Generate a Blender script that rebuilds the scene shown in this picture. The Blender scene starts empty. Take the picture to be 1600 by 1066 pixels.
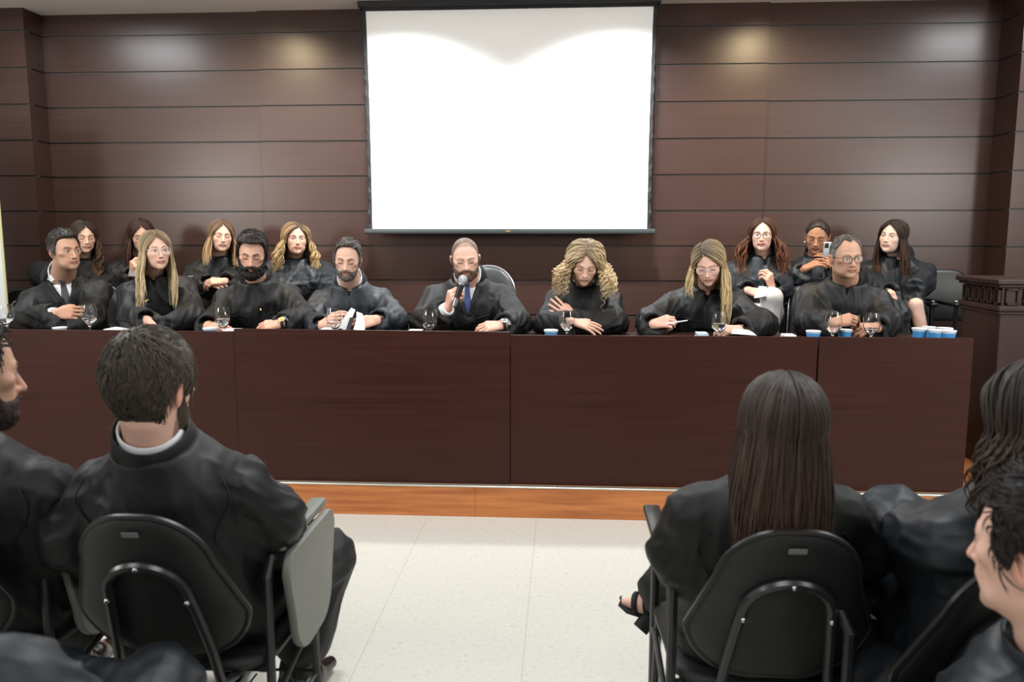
import bpy, bmesh, math, random
import numpy as np
from mathutils import Vector, Matrix

# ------------------------------------------------------------------ camera, world, lights, exposure
SC = bpy.context.scene
COL = SC.collection
FPX = 1270.0
CAMH = 1.42
PITCH = math.atan(169/FPX)
YAW = math.atan(80/FPX*math.cos(PITCH))
cam_d = bpy.data.cameras.new('camera')
cam_d.sensor_width = 36.0
cam_d.lens = FPX*36/1600
cam_d.clip_start = 0.05
cam_d.dof.use_dof = True
cam_d.dof.focus_distance = 4.6
cam_d.dof.aperture_fstop = 4.5
cam = bpy.data.objects.new('camera', cam_d)
cam.location = (0, 0, CAMH)
cam.rotation_euler = (math.pi/2 - PITCH, 0, YAW)
COL.objects.link(cam)
SC.camera = cam
SC.view_settings.view_transform = 'Standard'
SC.view_settings.look = 'None'
SC.view_settings.exposure = 0.36
SC.view_settings.gamma = 1.0
SC.view_settings.use_curve_mapping = False
SC.cycles.use_denoising = True
SC.cycles.max_bounces = 14
SC.cycles.diffuse_bounces = 3
SC.cycles.glossy_bounces = 3
SC.cycles.transmission_bounces = 14
SC.cycles.transparent_max_bounces = 8
SC.cycles.caustics_reflective = False
SC.cycles.caustics_refractive = False

world = bpy.data.worlds.new('world')
SC.world = world
world.use_nodes = True
world.node_tree.nodes['Background'].inputs[0].default_value = (0.9, 0.93, 1.0, 1)
world.node_tree.nodes['Background'].inputs[1].default_value = 0.15

CEIL = 2.95
YW = 5.8
STZ = 0.16      # stage height
def area(name, loc, size, power, color=(1, 1, 1), rot=(0, 0, 0), spread=180):
    l = bpy.data.lights.new(name, 'AREA')
    l.shape = 'RECTANGLE'; l.size = size[0]; l.size_y = size[1]
    l.energy = power; l.color = color
    l.spread = math.radians(spread)
    o = bpy.data.objects.new(name, l)
    o.location = loc; o.rotation_euler = rot
    COL.objects.link(o)
    return o
COOL = (0.93, 0.97, 1.0)
WARM = (1.0, 0.78, 0.48)
TROFFERS = [  # x, y, sx, sy, power
    (-3.3, 4.85, .60, .30, 22), (3.05, 4.85, .60, .30, 22),
    (-2.9, 2.7, 1.2, .6, 34), (0.0, 2.7, 1.2, .6, 32), (2.9, 2.7, 1.2, .6, 34),
    (-2.9, -0.4, 1.2, .6, 18), (0.0, -0.6, 1.2, .6, 18), (2.9, -0.4, 1.2, .6, 18),
]
FLASH = [(-4.3, 1.2, 2.0, 26), (4.3, 1.2, 2.0, 26)]   # photographer's lamps at the sides of the room
WARMS = [(-2.12, 4.85), (1.42, 4.85)]
COOLS = [(-1.10, 4.85), (0.36, 4.85)]
for x, y, sx, sy, pw in TROFFERS:
    area('troffer_light', (x, y, CEIL-.03), (sx*.92, sy*.9), pw, COOL)
for x, y, z, pw in FLASH:
    area('side_lamp_light', (x, y, z), (.6, .6), pw, (1, .97, .93), rot=(math.radians(84), 0, math.radians(-44 if x < 0 else 44)), spread=120)
for x, y in WARMS:
    area('downlight_light', (x, y, CEIL-.03), (.13, .13), 13, WARM, rot=(math.radians(25), 0, 0), spread=120)
for x, y in COOLS:
    area('spot_light', (x, y, CEIL-.03), (.14, .14), 26, COOL, rot=(math.radians(22), 0, 0), spread=112)

# ------------------------------------------------------------------ camera maths: turn a pixel and a depth into a place in the room
_th, _ph = YAW, PITCH
_R = np.array([math.cos(_th), math.sin(_th), 0])
_F = np.array([-math.sin(_th)*math.cos(_ph), math.cos(_th)*math.cos(_ph), -math.sin(_ph)])
_U = np.array([-math.sin(_th)*math.sin(_ph), math.cos(_th)*math.sin(_ph), math.cos(_ph)])
_C = np.array([0, 0, CAMH])
def PX(px, py, Y):
    d = _F + _R*(px-800)/FPX + _U*(533-py)/FPX
    return _C + d*(Y/d[1])
def PZ(px, py, z):
    d = _F + _R*(px-800)/FPX + _U*(533-py)/FPX
    return _C + d*((z-CAMH)/d[2])
def PXX(px, py, x):
    d = _F + _R*(px-800)/FPX + _U*(533-py)/FPX
    return _C + d*(x/d[0])
def V3(*a): return np.array(a, dtype=float)
def nrm(v):
    v = np.asarray(v, float); return v/(np.linalg.norm(v)+1e-12)

# ------------------------------------------------------------------ materials
def nodes(m):
    m.use_nodes = True
    nt = m.node_tree
    return nt, nt.nodes['Principled BSDF']
def N(nt, t, **kw):
    n = nt.nodes.new(t)
    for k, v in kw.items():
        if k.startswith('i_'): n.inputs[k[2:].replace('_', ' ')].default_value = v
        else: setattr(n, k, v)
    return n
def mat(name, color, rough=.5, metal=0., spec=.5, trans=0., ior=1.45, noise=0., nscale=20., bump=0., bscale=200., stretch=(1, 1, 1), coat=0., sheen=0., emit=None, eps=1.):
    m = bpy.data.materials.new(name)
    nt, b = nodes(m)
    c = (*color, 1)
    b.inputs['Base Color'].default_value = c
    b.inputs['Roughness'].default_value = rough
    b.inputs['Metallic'].default_value = metal
    b.inputs['Specular IOR Level'].default_value = spec
    b.inputs['Transmission Weight'].default_value = trans
    b.inputs['IOR'].default_value = ior
    b.inputs['Coat Weight'].default_value = coat
    b.inputs['Sheen Weight'].default_value = sheen
    if emit:
        b.inputs['Emission Color'].default_value = (*emit, 1); b.inputs['Emission Strength'].default_value = eps
    if noise or bump:
        tc = N(nt, 'ShaderNodeTexCoord'); mp = N(nt, 'ShaderNodeMapping'); mp.inputs['Scale'].default_value = stretch
        nt.links.new(tc.outputs['Object'], mp.inputs['Vector'])
    if noise:
        t = N(nt, 'ShaderNodeTexNoise'); t.inputs['Scale'].default_value = nscale; t.inputs['Detail'].default_value = 4
        nt.links.new(mp.outputs[0], t.inputs['Vector'])
        mx = N(nt, 'ShaderNodeMix', data_type='RGBA')
        mx.inputs[6].default_value = tuple(max(0, x*(1-noise)) for x in color)+(1,)
        mx.inputs[7].default_value = tuple(min(1, x*(1+noise)) for x in color)+(1,)
        nt.links.new(t.outputs['Fac'], mx.inputs[0]); nt.links.new(mx.outputs[2], b.inputs['Base Color'])
    if bump:
        t2 = N(nt, 'ShaderNodeTexNoise'); t2.inputs['Scale'].default_value = bscale; t2.inputs['Detail'].default_value = 3
        nt.links.new(mp.outputs[0], t2.inputs['Vector'])
        bp = N(nt, 'ShaderNodeBump'); bp.inputs['Strength'].default_value = bump; bp.inputs['Distance'].default_value = .004
        nt.links.new(t2.outputs['Fac'], bp.inputs['Height']); nt.links.new(bp.outputs[0], b.inputs['Normal'])
    return m
def attr_mat(name, rough, spec=.5, sss=0., bump=0., bscale=60., aniso=0., sheen=0.):
    m = bpy.data.materials.new(name)
    nt, b = nodes(m)
    a = N(nt, 'ShaderNodeAttribute', attribute_name='col')
    nt.links.new(a.outputs['Color'], b.inputs['Base Color'])
    b.inputs['Roughness'].default_value = rough
    b.inputs['Specular IOR Level'].default_value = spec
    b.inputs['Subsurface Weight'].default_value = sss
    b.inputs['Subsurface Radius'].default_value = (1, .35, .2)
    b.inputs['Subsurface Scale'].default_value = .008
    if bump:
        tc = N(nt, 'ShaderNodeTexCoord')
        t2 = N(nt, 'ShaderNodeTexNoise'); t2.inputs['Scale'].default_value = bscale; t2.inputs['Detail'].default_value = 4
        nt.links.new(tc.outputs['Object'], t2.inputs['Vector'])
        bp = N(nt, 'ShaderNodeBump'); bp.inputs['Strength'].default_value = bump; bp.inputs['Distance'].default_value = .003
        nt.links.new(t2.outputs['Fac'], bp.inputs['Height']); nt.links.new(bp.outputs[0], b.inputs['Normal'])
    return m
def wood_mat(name, c1, c2, rough, grain=(1.2, 60, 60), spec=.5, bump=.05, var=1.0, coat=0.):
    m = bpy.data.materials.new(name)
    nt, b = nodes(m)
    tc = N(nt, 'ShaderNodeTexCoord'); mp = N(nt, 'ShaderNodeMapping'); mp.inputs['Scale'].default_value = grain
    nt.links.new(tc.outputs['Object'], mp.inputs['Vector'])
    t = N(nt, 'ShaderNodeTexNoise'); t.inputs['Scale'].default_value = 1.6; t.inputs['Detail'].default_value = 7; t.inputs['Roughness'].default_value = .6
    t.inputs['Distortion'].default_value = .4
    nt.links.new(mp.outputs[0], t.inputs['Vector'])
    big = N(nt, 'ShaderNodeTexNoise'); big.inputs['Scale'].default_value = .9; big.inputs['Detail'].default_value = 2
    nt.links.new(tc.outputs['Object'], big.inputs['Vector'])
    cr = N(nt, 'ShaderNodeValToRGB')
    cr.color_ramp.elements[0].position = .32; cr.color_ramp.elements[0].color = (*c1, 1)
    cr.color_ramp.elements[1].position = .68; cr.color_ramp.elements[1].color = (*c2, 1)
    nt.links.new(t.outputs['Fac'], cr.inputs[0])
    nt.links.new(cr.outputs[0], b.inputs['Base Color'])
    mr = N(nt, 'ShaderNodeMapRange'); mr.inputs[3].default_value = rough*.9; mr.inputs[4].default_value = rough*1.12
    nt.links.new(big.outputs['Fac'], mr.inputs[0]); nt.links.new(mr.outputs[0], b.inputs['Roughness'])
    b.inputs['Specular IOR Level'].default_value = spec
    b.inputs['Coat Weight'].default_value = coat
    b.inputs['Coat Roughness'].default_value = .25
    bp = N(nt, 'ShaderNodeBump'); bp.inputs['Strength'].default_value = bump; bp.inputs['Distance'].default_value = .002
    nt.links.new(t.outputs['Fac'], bp.inputs['Height']); nt.links.new(bp.outputs[0], b.inputs['Normal'])
    return m
def floor_mat():
    m = bpy.data.materials.new('floor_vinyl_tiles')
    nt, b = nodes(m)
    tc = N(nt, 'ShaderNodeTexCoord'); sp = N(nt, 'ShaderNodeSeparateXYZ')
    nt.links.new(tc.outputs['Object'], sp.inputs[0])
    def line(out, off, size, w):
        a = N(nt, 'ShaderNodeMath', operation='ADD'); a.inputs[1].default_value = off + size*100
        nt.links.new(out, a.inputs[0])
        d = N(nt, 'ShaderNodeMath', operation='MODULO'); d.inputs[1].default_value = size
        nt.links.new(a.outputs[0], d.inputs[0])
        s = N(nt, 'ShaderNodeMath', operation='SUBTRACT'); s.inputs[1].default_value = size/2
        nt.links.new(d.outputs[0], s.inputs[0])
        ab = N(nt, 'ShaderNodeMath', operation='ABSOLUTE'); nt.links.new(s.outputs[0], ab.inputs[0])
        g = N(nt, 'ShaderNodeMapRange'); g.inputs[1].default_value = 0; g.inputs[2].default_value = w
        g.inputs[3].default_value = 1; g.inputs[4].default_value = 0
        nt.links.new(ab.outputs[0], g.inputs[0])
        return g.outputs[0]
    lx = line(sp.outputs[0], .671+.2745, .549, .0022)
    ly = line(sp.outputs[1], -3.193+.2745, .549, .0014)
    my = N(nt, 'ShaderNodeMath', operation='MULTIPLY'); my.inputs[1].default_value = .35; nt.links.new(ly, my.inputs[0])
    mxx = N(nt, 'ShaderNodeMath', operation='MAXIMUM'); nt.links.new(lx, mxx.inputs[0]); nt.links.new(my.outputs[0], mxx.inputs[1])
    t = N(nt, 'ShaderNodeTexNoise'); t.inputs['Scale'].default_value = 55; t.inputs['Detail'].default_value = 5; t.inputs['Roughness'].default_value = .7
    nt.links.new(tc.outputs['Object'], t.inputs['Vector'])
    cr = N(nt, 'ShaderNodeValToRGB')
    e = cr.color_ramp.elements
    e[0].position = .30; e[0].color = (.42, .39, .32, 1)
    e[1].position = .42; e[1].color = (.56, .545, .485, 1)
    e2 = e.new(.7); e2.color = (.60, .585, .53, 1)
    nt.links.new(t.outputs['Fac'], cr.inputs[0])
    mx = N(nt, 'ShaderNodeMix', data_type='RGBA'); mx.inputs[7].default_value = (.30, .27, .22, 1)
    fac = N(nt, 'ShaderNodeMath', operation='MULTIPLY'); fac.inputs[1].default_value = .75; nt.links.new(mxx.outputs[0], fac.inputs[0])
    nt.links.new(fac.outputs[0], mx.inputs[0]); nt.links.new(cr.outputs[0], mx.inputs[6])
    nt.links.new(mx.outputs[2], b.inputs['Base Color'])
    b.inputs['Roughness'].default_value = .38
    return m

M = {}
M['wall'] = wood_mat('dark_laminate_wall', (.041, .0200, .0158), (.052, .0270, .0218), .32, grain=(.8, 40, 40), spec=.42)
M['groove'] = mat('groove_metal', (.035, .037, .036), .45)
M['desk'] = wood_mat('dark_laminate_desk', (.026, .0068, .0042), (.040, .0115, .0075), .38, grain=(.9, 50, 50), spec=.22)
M['pulpit'] = wood_mat('dark_laminate_pulpit', (.026, .0125, .0105), (.038, .019, .016), .42, grain=(30, 30, 1), spec=.3)
M['riser'] = wood_mat('orange_wood_riser', (.30, .088, .022), (.52, .19, .055), .42, grain=(1.3, 30, 22), bump=.03)
M['platform'] = wood_mat('stage_boards', (.30, .10, .03), (.42, .16, .05), .5, grain=(1.3, 20, 20))
M['alu'] = mat('aluminium_trim', (.62, .60, .52), .35, metal=.8)
M['floor'] = floor_mat()
M['ceiling'] = mat('white_ceiling', (.74, .71, .68), .85, noise=.03, nscale=3)
M['plaster'] = mat('pale_plaster', (.62, .61, .58), .9, noise=.03)
M['screen'] = mat('matte_white_screen', (.93, .93, .92), .9, spec=.1)
M['blackcloth'] = mat('black_screen_border', (.012, .012, .014), .6)
M['darkmetal'] = mat('dark_grey_metal', (.045, .052, .055), .42, metal=.3)
M['robe'] = mat('black_satin_robe', (.0076, .0081, .0090), .56, spec=.42, bump=.12, bscale=420)
M['robe2'] = mat('black_matte_robe', (.0060, .0061, .0062), .60, spec=.38, bump=.10, bscale=420)
M['robe3'] = mat('blueblack_satin_robe', (.0110, .0145, .0190), .50, spec=.45, bump=.12, bscale=420)
M['trouser'] = mat('black_trousers', (.006, .006, .007), .8)
M['white'] = mat('white_cloth', (.80, .81, .84), .75, noise=.04)
M['pants'] = mat('white_trousers_cloth', (.86, .83, .80), .7, noise=.05, nscale=8)
M['tie_grey'] = mat('grey_tie', (.06, .062, .07), .6, noise=.3, nscale=120)
M['tie_blue'] = mat('blue_tie', (.045, .075, .20), .5, noise=.6, nscale=140)
M['skin'] = attr_mat('skin', .50, .35, sss=.04)
M['hair'] = attr_mat('hair', .5, .25)
M['beard'] = attr_mat('beard_hair', .65, .3, bump=.6, bscale=500)
M['leather'] = mat('black_leather', (.012, .013, .014), .36, spec=.6, bump=.25, bscale=300)
M['vinyl'] = mat('black_vinyl', (.011, .011, .011), .45, bump=.3, bscale=700)
M['plastic'] = mat('black_plastic', (.012, .012, .012), .38)
M['chrome'] = mat('chrome_trim', (.55, .56, .58), .22, metal=1)
M['steel'] = mat('black_steel_tube', (.018, .018, .019), .28, spec=.6)
M['tablet'] = mat('grey_laminate', (.17, .175, .155), .5, noise=.06, nscale=40)
M['plate'] = mat('grey_label', (.16, .16, .16), .5)
M['glass'] = mat('clear_glass', (.98, .99, 1), .0, trans=1, ior=1.45)
M['water'] = mat('water', (.97, .99, 1), .0, trans=1, ior=1.33)
M['paper'] = mat('white_paper', (.80, .80, .80), .8, noise=.02)
M['paper_blue'] = mat('pale_blue_paper', (.55, .66, .76), .8)
M['ink'] = mat('black_ink', (.01, .01, .012), .6)
M['cup'] = mat('translucent_cup', (.75, .80, .84), .35)
M['cupblue'] = mat('blue_cup_film', (.06, .27, .58), .35)
M['foil'] = mat('white_foil_lid', (.80, .84, .87), .3)
M['gold'] = mat('gold_metal', (.75, .52, .22), .3, metal=1)
M['lens'] = mat('spectacle_lens', (1, 1, 1), .0)
M['lens'].node_tree.nodes['Principled BSDF'].inputs['Alpha'].default_value = .07
M['tortoise'] = mat('dark_spectacle_frame', (.05, .03, .03), .3)
M['clearframe'] = mat('pale_spectacle_frame', (.70, .62, .55), .3)
M['shoe'] = mat('polished_black_leather', (.012, .012, .013), .2, spec=.7)
M['suede'] = mat('black_suede', (.008, .008, .009), .8)
M['sole'] = mat('dark_sole', (.02, .02, .02), .6)
M['phone'] = mat('silver_phone', (.45, .46, .48), .3, metal=.6)
M['lamp'] = mat('lit_diffuser', (.9, .9, .9), .5, emit=(1, 1, .98), eps=4)
M['lampwarm'] = mat('lit_warm_bulb', (.9, .9, .9), .5, emit=(1, .75, .42), eps=8)
M['banner'] = mat('white_banner', (.70, .74, .72), .6)
M['banneredge'] = mat('pale_yellow_edge', (.62, .60, .33), .5)
M['beige'] = mat('beige_binding', (.62, .47, .36), .6)
M['pearl'] = mat('pearl', (.85, .82, .78), .2)

for k in ('robe', 'robe2', 'robe3'):
    nt = M[k].node_tree; b = nt.nodes['Principled BSDF']
    tc = N(nt, 'ShaderNodeTexCoord'); mp = N(nt, 'ShaderNodeMapping'); mp.inputs['Scale'].default_value = (1, 1, .55); mp.inputs['Rotation'].default_value = (.3, .35, 0)
    nt.links.new(tc.outputs['Object'], mp.inputs['Vector'])
    t = N(nt, 'ShaderNodeTexNoise', noise_type='RIDGED_MULTIFRACTAL'); t.inputs['Scale'].default_value = 7; t.inputs['Detail'].default_value = 2.5; t.inputs['Distortion'].default_value = .6
    nt.links.new(mp.outputs[0], t.inputs['Vector'])
    bp = N(nt, 'ShaderNodeBump'); bp.inputs['Strength'].default_value = .16; bp.inputs['Distance'].default_value = .014
    nt.links.new(t.outputs['Fac'], bp.inputs['Height'])
    old = b.inputs['Normal'].links[0].from_node
    nt.links.new(bp.outputs[0], old.inputs['Normal'])

# ------------------------------------------------------------------ objects
def link(name, me, m=None, parent=None, loc=None):
    o = bpy.data.objects.new(name, me)
    COL.objects.link(o)
    if m is not None and me is not None:
        for x in (m if isinstance(m, (list, tuple)) else [m]): me.materials.append(x)
    if parent is not None: o.parent = parent
    if loc is not None: o.location = loc
    return o
def tag(o, label=None, cat=None, group=None, kind=None):
    if label: o['label'] = label
    if cat: o['category'] = cat
    if group: o['group'] = group
    if kind: o['kind'] = kind
    return o
def empty(name, loc, rz=0., label=None, cat=None, group=None):
    o = bpy.data.objects.new(name, None); COL.objects.link(o)
    o.location = loc; o.rotation_euler = (0, 0, rz); o.empty_display_size = .1
    return tag(o, label, cat, group)
def copy_tree(o, parent=None):
    c = o.copy(); COL.objects.link(c)
    if parent is not None: c.parent = parent
    for ch in list(o.children): copy_tree(ch, c)
    return c
def smooth(me, ang=None):
    me.polygons.foreach_set('use_smooth', [True]*len(me.polygons))
    if ang is not None:
        try: me.set_sharp_from_angle(angle=math.radians(ang))
        except Exception: pass
class MB:
    """collects shapes and links them as one mesh"""
    def __init__(s): s.v = []; s.f = []; s.mi = []; s.cur = 0
    def add(s, vs, fs):
        o = len(s.v); s.v += [tuple(float(q) for q in p) for p in vs]; s.f += [tuple(i+o for i in f) for f in fs]; s.mi += [s.cur]*len(fs); return s
    def box(s, a, b):
        (x0, y0, z0), (x1, y1, z1) = a, b
        return s.add([(x0,y0,z0),(x1,y0,z0),(x1,y1,z0),(x0,y1,z0),(x0,y0,z1),(x1,y0,z1),(x1,y1,z1),(x0,y1,z1)],
                     [(3,2,1,0),(4,5,6,7),(0,1,5,4),(1,2,6,5),(2,3,7,6),(3,0,4,7)])
    def rbox(s, a, b, r=.004, seg=2):
        bm = bmesh.new(); bmesh.ops.create_cube(bm, size=1)
        a = np.array(a, float); b = np.array(b, float)
        for v in bm.verts:
            v.co = Vector((a+b)/2) + Vector((v.co.x*(b-a)[0], v.co.y*(b-a)[1], v.co.z*(b-a)[2]))
        r = min(r, *( .49*(b-a)))
        bmesh.ops.bevel(bm, geom=bm.edges[:], offset=r, segments=seg, affect='EDGES', profile=.5)
        bm.verts.index_update()
        s.add([v.co[:] for v in bm.verts], [[v.index for v in f.verts] for f in bm.faces]); bm.free(); return s
    def tube(s, path, r, n=8, cap=True, closed=False, flat=None):
        """tube along a path; r number or list; flat=(normal, ratio) squashes the section along a direction"""
        P = [np.array(p, float) for p in path]; k = len(P)
        R = [r]*k if np.isscalar(r) else list(r)
        T = []
        for i in range(k):
            if closed: t = P[(i+1) % k]-P[(i-1) % k]
            else: t = P[min(i+1, k-1)]-P[max(i-1, 0)]
            T.append(nrm(t))
        ref = V3(0, 0, 1) if abs(T[0][2]) < .9 else V3(0, 1, 0)
        if flat is not None: ref = nrm(flat[0])
        u = nrm(ref - T[0]*np.dot(ref, T[0]))
        vs = []
        for i in range(k):
            if flat is not None: u = nrm(ref - T[i]*np.dot(ref, T[i]))
            else: u = nrm(u - T[i]*np.dot(u, T[i]))
            w = np.cross(T[i], u)
            q = flat[1] if flat is not None else 1
            for j in range(n):
                a = 2*math.pi*j/n
                vs.append(P[i] + R[i]*(u*math.cos(a)*q + w*math.sin(a)))
        fs = []
        for i in range(k if closed else k-1):
            for j in range(n):
                a, b = i*n+j, i*n+(j+1) % n; c, d = ((i+1) % k)*n+(j+1) % n, ((i+1) % k)*n+j
                fs.append((a, b, c, d))
        if cap and not closed:
            fs.append(tuple(range(n-1, -1, -1))); fs.append(tuple((k-1)*n+j for j in range(n)))
        return s.add(vs, fs)
    def lathe(s, prof, c=(0, 0, 0), n=24, close=False):
        vs = []; fs = []; k = len(prof)
        for r, z in prof:
            for j in range(n):
                a = 2*math.pi*j/n; vs.append((c[0]+r*math.cos(a), c[1]+r*math.sin(a), c[2]+z))
        for i in range(k-1):
            for j in range(n):
                fs.append((i*n+j, i*n+(j+1) % n, (i+1)*n+(j+1) % n, (i+1)*n+j))
        if close:
            for j in range(n): fs.append(((k-1)*n+j, (k-1)*n+(j+1) % n, (j+1) % n, j))
        else:
            fs.append(tuple(range(n-1, -1, -1))); fs.append(tuple((k-1)*n+j for j in range(n)))
        return s.add(vs, fs)
    def prism(s, pts, mf, r=0):
        """closed outline pts (2d) extruded: mf(p, t) -> 3d for t in 0,1; r insets the rim for a soft edge"""
        n = len(pts); vs = []; fs = []
        c = np.mean(np.array(pts), axis=0)
        if r:
            lv = [(1-r, 0), (1, .22), (1, .78), (1-r, 1)]
        else: lv = [(1, 0), (1, 1)]
        for k, t in lv:
            for p in pts:
                q = c + (np.array(p)-c)*k; vs.append(mf(q, t))
        for L in range(len(lv)-1):
            for j in range(n): fs.append((L*n+j, L*n+(j+1) % n, (L+1)*n+(j+1) % n, (L+1)*n+j))
        fs.append(tuple(range(n-1, -1, -1))); fs.append(tuple((len(lv)-1)*n+j for j in range(n)))
        return s.add(vs, fs)
    def ball(s, c, r, nu=16, nv=10, M3=None):
        r = (r, r, r) if np.isscalar(r) else r
        vs = []; fs = []
        for i in range(nv+1):
            t = math.pi*i/nv
            for j in range(nu):
                a = 2*math.pi*j/nu
                p = np.array((r[0]*math.sin(t)*math.cos(a), r[1]*math.sin(t)*math.sin(a), -r[2]*math.cos(t)))
                if M3 is not None: p = M3 @ p
                vs.append(p+np.array(c))
        for i in range(nv):
            for j in range(nu): fs.append((i*nu+j, i*nu+(j+1) % nu, (i+1)*nu+(j+1) % nu, (i+1)*nu+j))
        return s.add(vs, fs)
    def build(s, name, m=None, parent=None, loc=None, sm=35, origin=None):
        vs = s.v
        if origin is not None: vs = [(x-origin[0], y-origin[1], z-origin[2]) for x, y, z in vs]; loc = origin
        me = bpy.data.meshes.new(name); me.from_pydata(vs, [], s.f)
        bm = bmesh.new(); bm.from_mesh(me)
        bmesh.ops.remove_doubles(bm, verts=bm.verts, dist=1e-6)
        bmesh.ops.recalc_face_normals(bm, faces=bm.faces)
        bm.to_mesh(me); bm.free()
        if len(set(s.mi)) > 1 and len(me.polygons) == len(s.mi): me.polygons.foreach_set('material_index', s.mi)
        if sm: smooth(me, sm)
        return link(name, me, m, parent, loc)

# ------------------------------------------------------------------ distance fields and surface nets
def vnoise(P, seed=0):
    P = np.asarray(P, np.float64) + seed*17.37
    i = np.floor(P).astype(np.int64); f = P-i; f = f*f*(3-2*f)
    def h(a, b, c):
        n = (a*374761393 + b*668265263 + c*2147483647 + seed*1013) & 0xffffffff
        n = ((n ^ (n >> 13))*1274126177) & 0xffffffff
        n = (n ^ (n >> 16)) & 0xffffffff
        return n/2147483648.0-1.0
    x, y, z = i[..., 0], i[..., 1], i[..., 2]
    fx, fy, fz = f[..., 0], f[..., 1], f[..., 2]
    def L(a, b, t): return a+(b-a)*t
    return L(L(L(h(x, y, z), h(x+1, y, z), fx), L(h(x, y+1, z), h(x+1, y+1, z), fx), fy),
             L(L(h(x, y, z+1), h(x+1, y, z+1), fx), L(h(x, y+1, z+1), h(x+1, y+1, z+1), fx), fy), fz)
def fbm(P, seed=0, o=3):
    s = 0; a = 1; t = 0
    for k in range(o): s = s+a*vnoise(P*(2**k), seed+k); t += a; a *= .5
    return s/t
def sm01(x): x = np.clip(x, 0, 1); return x*x*(3-2*x)
def smin(a, b, k):
    h = np.clip(.5+.5*(b-a)/k, 0, 1); return b+(a-b)*h - k*h*(1-h)
def smax(a, b, k): return -smin(-a, -b, k)
def d_cap(P, a, b, ra, rb):
    a = np.asarray(a); b = np.asarray(b); ab = b-a; pa = P-a
    h = np.clip(pa @ ab/np.dot(ab, ab), 0, 1)
    return np.linalg.norm(pa-h[..., None]*ab, axis=-1)-(ra+(rb-ra)*h)
def d_ell(P, c, r, R=None):
    q = P-np.asarray(c)
    if R is not None: q = q @ R
    r = np.asarray(r); k0 = np.linalg.norm(q/r, axis=-1); k1 = np.linalg.norm(q/(r*r), axis=-1)
    return k0*(k0-1)/(k1+1e-9)
def surfnets(f, lo, hi, h, B=4):
    lo = np.asarray(lo, float); hi = np.asarray(hi, float)
    n = (np.ceil((hi-lo)/h/B).astype(int)+1)*B; nb = n//B
    ax = [lo[k]+((np.arange(nb[k])+.5)*B-.5)*h for k in range(3)]
    C = np.stack(np.meshgrid(*ax, indexing='ij'), -1)
    dc = f(C.reshape(-1, 3)).reshape(nb)
    near = np.abs(dc) < B*h*1.7
    D = dc.repeat(B, 0).repeat(B, 1).repeat(B, 2); mk = near.repeat(B, 0).repeat(B, 1).repeat(B, 2)
    idx = np.argwhere(mk); D[mk] = f(lo+idx*h)
    s = D < 0
    cs = [(a, b, c) for a in (0, 1) for b in (0, 1) for c in (0, 1)]
    def sh(A, o): return A[o[0]:A.shape[0]-1+o[0], o[1]:A.shape[1]-1+o[1], o[2]:A.shape[2]-1+o[2]]
    cnt = sum(sh(s, o).astype(np.int8) for o in cs)
    act = (cnt > 0) & (cnt < 8)
    ci = np.argwhere(act); vid = -np.ones(act.shape, int); vid[act] = np.arange(len(ci))
    pos = np.zeros((len(ci), 3)); num = np.zeros(len(ci))
    for a in cs:
        for k in range(3):
            if a[k] == 1: continue
            b = list(a); b[k] = 1
            da = D[ci[:, 0]+a[0], ci[:, 1]+a[1], ci[:, 2]+a[2]]; db = D[ci[:, 0]+b[0], ci[:, 1]+b[1], ci[:, 2]+b[2]]
            m = (da < 0) != (db < 0)
            t = np.where(m, da/(np.where(m, da-db, 1)), 0)
            p = np.tile(np.array(a, float), (len(ci), 1)); p[:, k] += t
            pos += p*m[:, None]; num += m
    pos = lo+(ci+pos/np.maximum(num, 1)[:, None])*h
    Q = []
    for k in range(3):
        o = [0, 0, 0]; o[k] = 1
        A = s[:s.shape[0]-o[0], :s.shape[1]-o[1], :s.shape[2]-o[2]]; Bb = s[o[0]:, o[1]:, o[2]:]
        e = np.argwhere(A != Bb)
        k1, k2 = (k+1) % 3, (k+2) % 3
        e = e[(e[:, k1] > 0) & (e[:, k2] > 0)]
        e = e[(e[:, k1] < act.shape[k1]) & (e[:, k2] < act.shape[k2])]
        def cell(d1, d2):
            q = e.copy(); q[:, k1] -= d1; q[:, k2] -= d2; return vid[q[:, 0], q[:, 1], q[:, 2]]
        q = np.stack([cell(1, 1), cell(0, 1), cell(0, 0), cell(1, 0)], 1)
        fl = ~A[e[:, 0], e[:, 1], e[:, 2]]
        q[fl] = q[fl][:, ::-1]
        Q.append(q[(q >= 0).all(1)])
    return pos, np.concatenate(Q)
def lap(v, q, it=2, lam=.5, mask=None):
    e = np.concatenate([q[:, [0, 1]], q[:, [1, 2]], q[:, [2, 3]], q[:, [3, 0]]])
    i = np.concatenate([e[:, 0], e[:, 1]]); j = np.concatenate([e[:, 1], e[:, 0]])
    dg = np.bincount(i, minlength=len(v)).astype(float)
    for _ in range(it):
        a = np.stack([np.bincount(i, weights=v[j, k], minlength=len(v)) for k in range(3)], 1)/np.maximum(dg, 1)[:, None]
        dv = (a-v)*lam
        if mask is not None: dv = dv*mask[:, None]
        v = v+dv
    return v
def biggest(v, q):
    lab = np.arange(len(v))
    e = np.concatenate([q[:, [0, 1]], q[:, [1, 2]], q[:, [2, 3]], q[:, [3, 0]]])
    for _ in range(400):
        m = np.minimum(lab[e[:, 0]], lab[e[:, 1]]); new = lab.copy()
        np.minimum.at(new, e[:, 0], m); np.minimum.at(new, e[:, 1], m); new = new[new]
        if (new == lab).all(): break
        lab = new
    k = np.bincount(lab).argmax(); q = q[lab[q[:, 0]] == k]
    used = np.unique(q); mp = -np.ones(len(v), int); mp[used] = np.arange(len(used))
    return v[used], mp[q]
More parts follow.
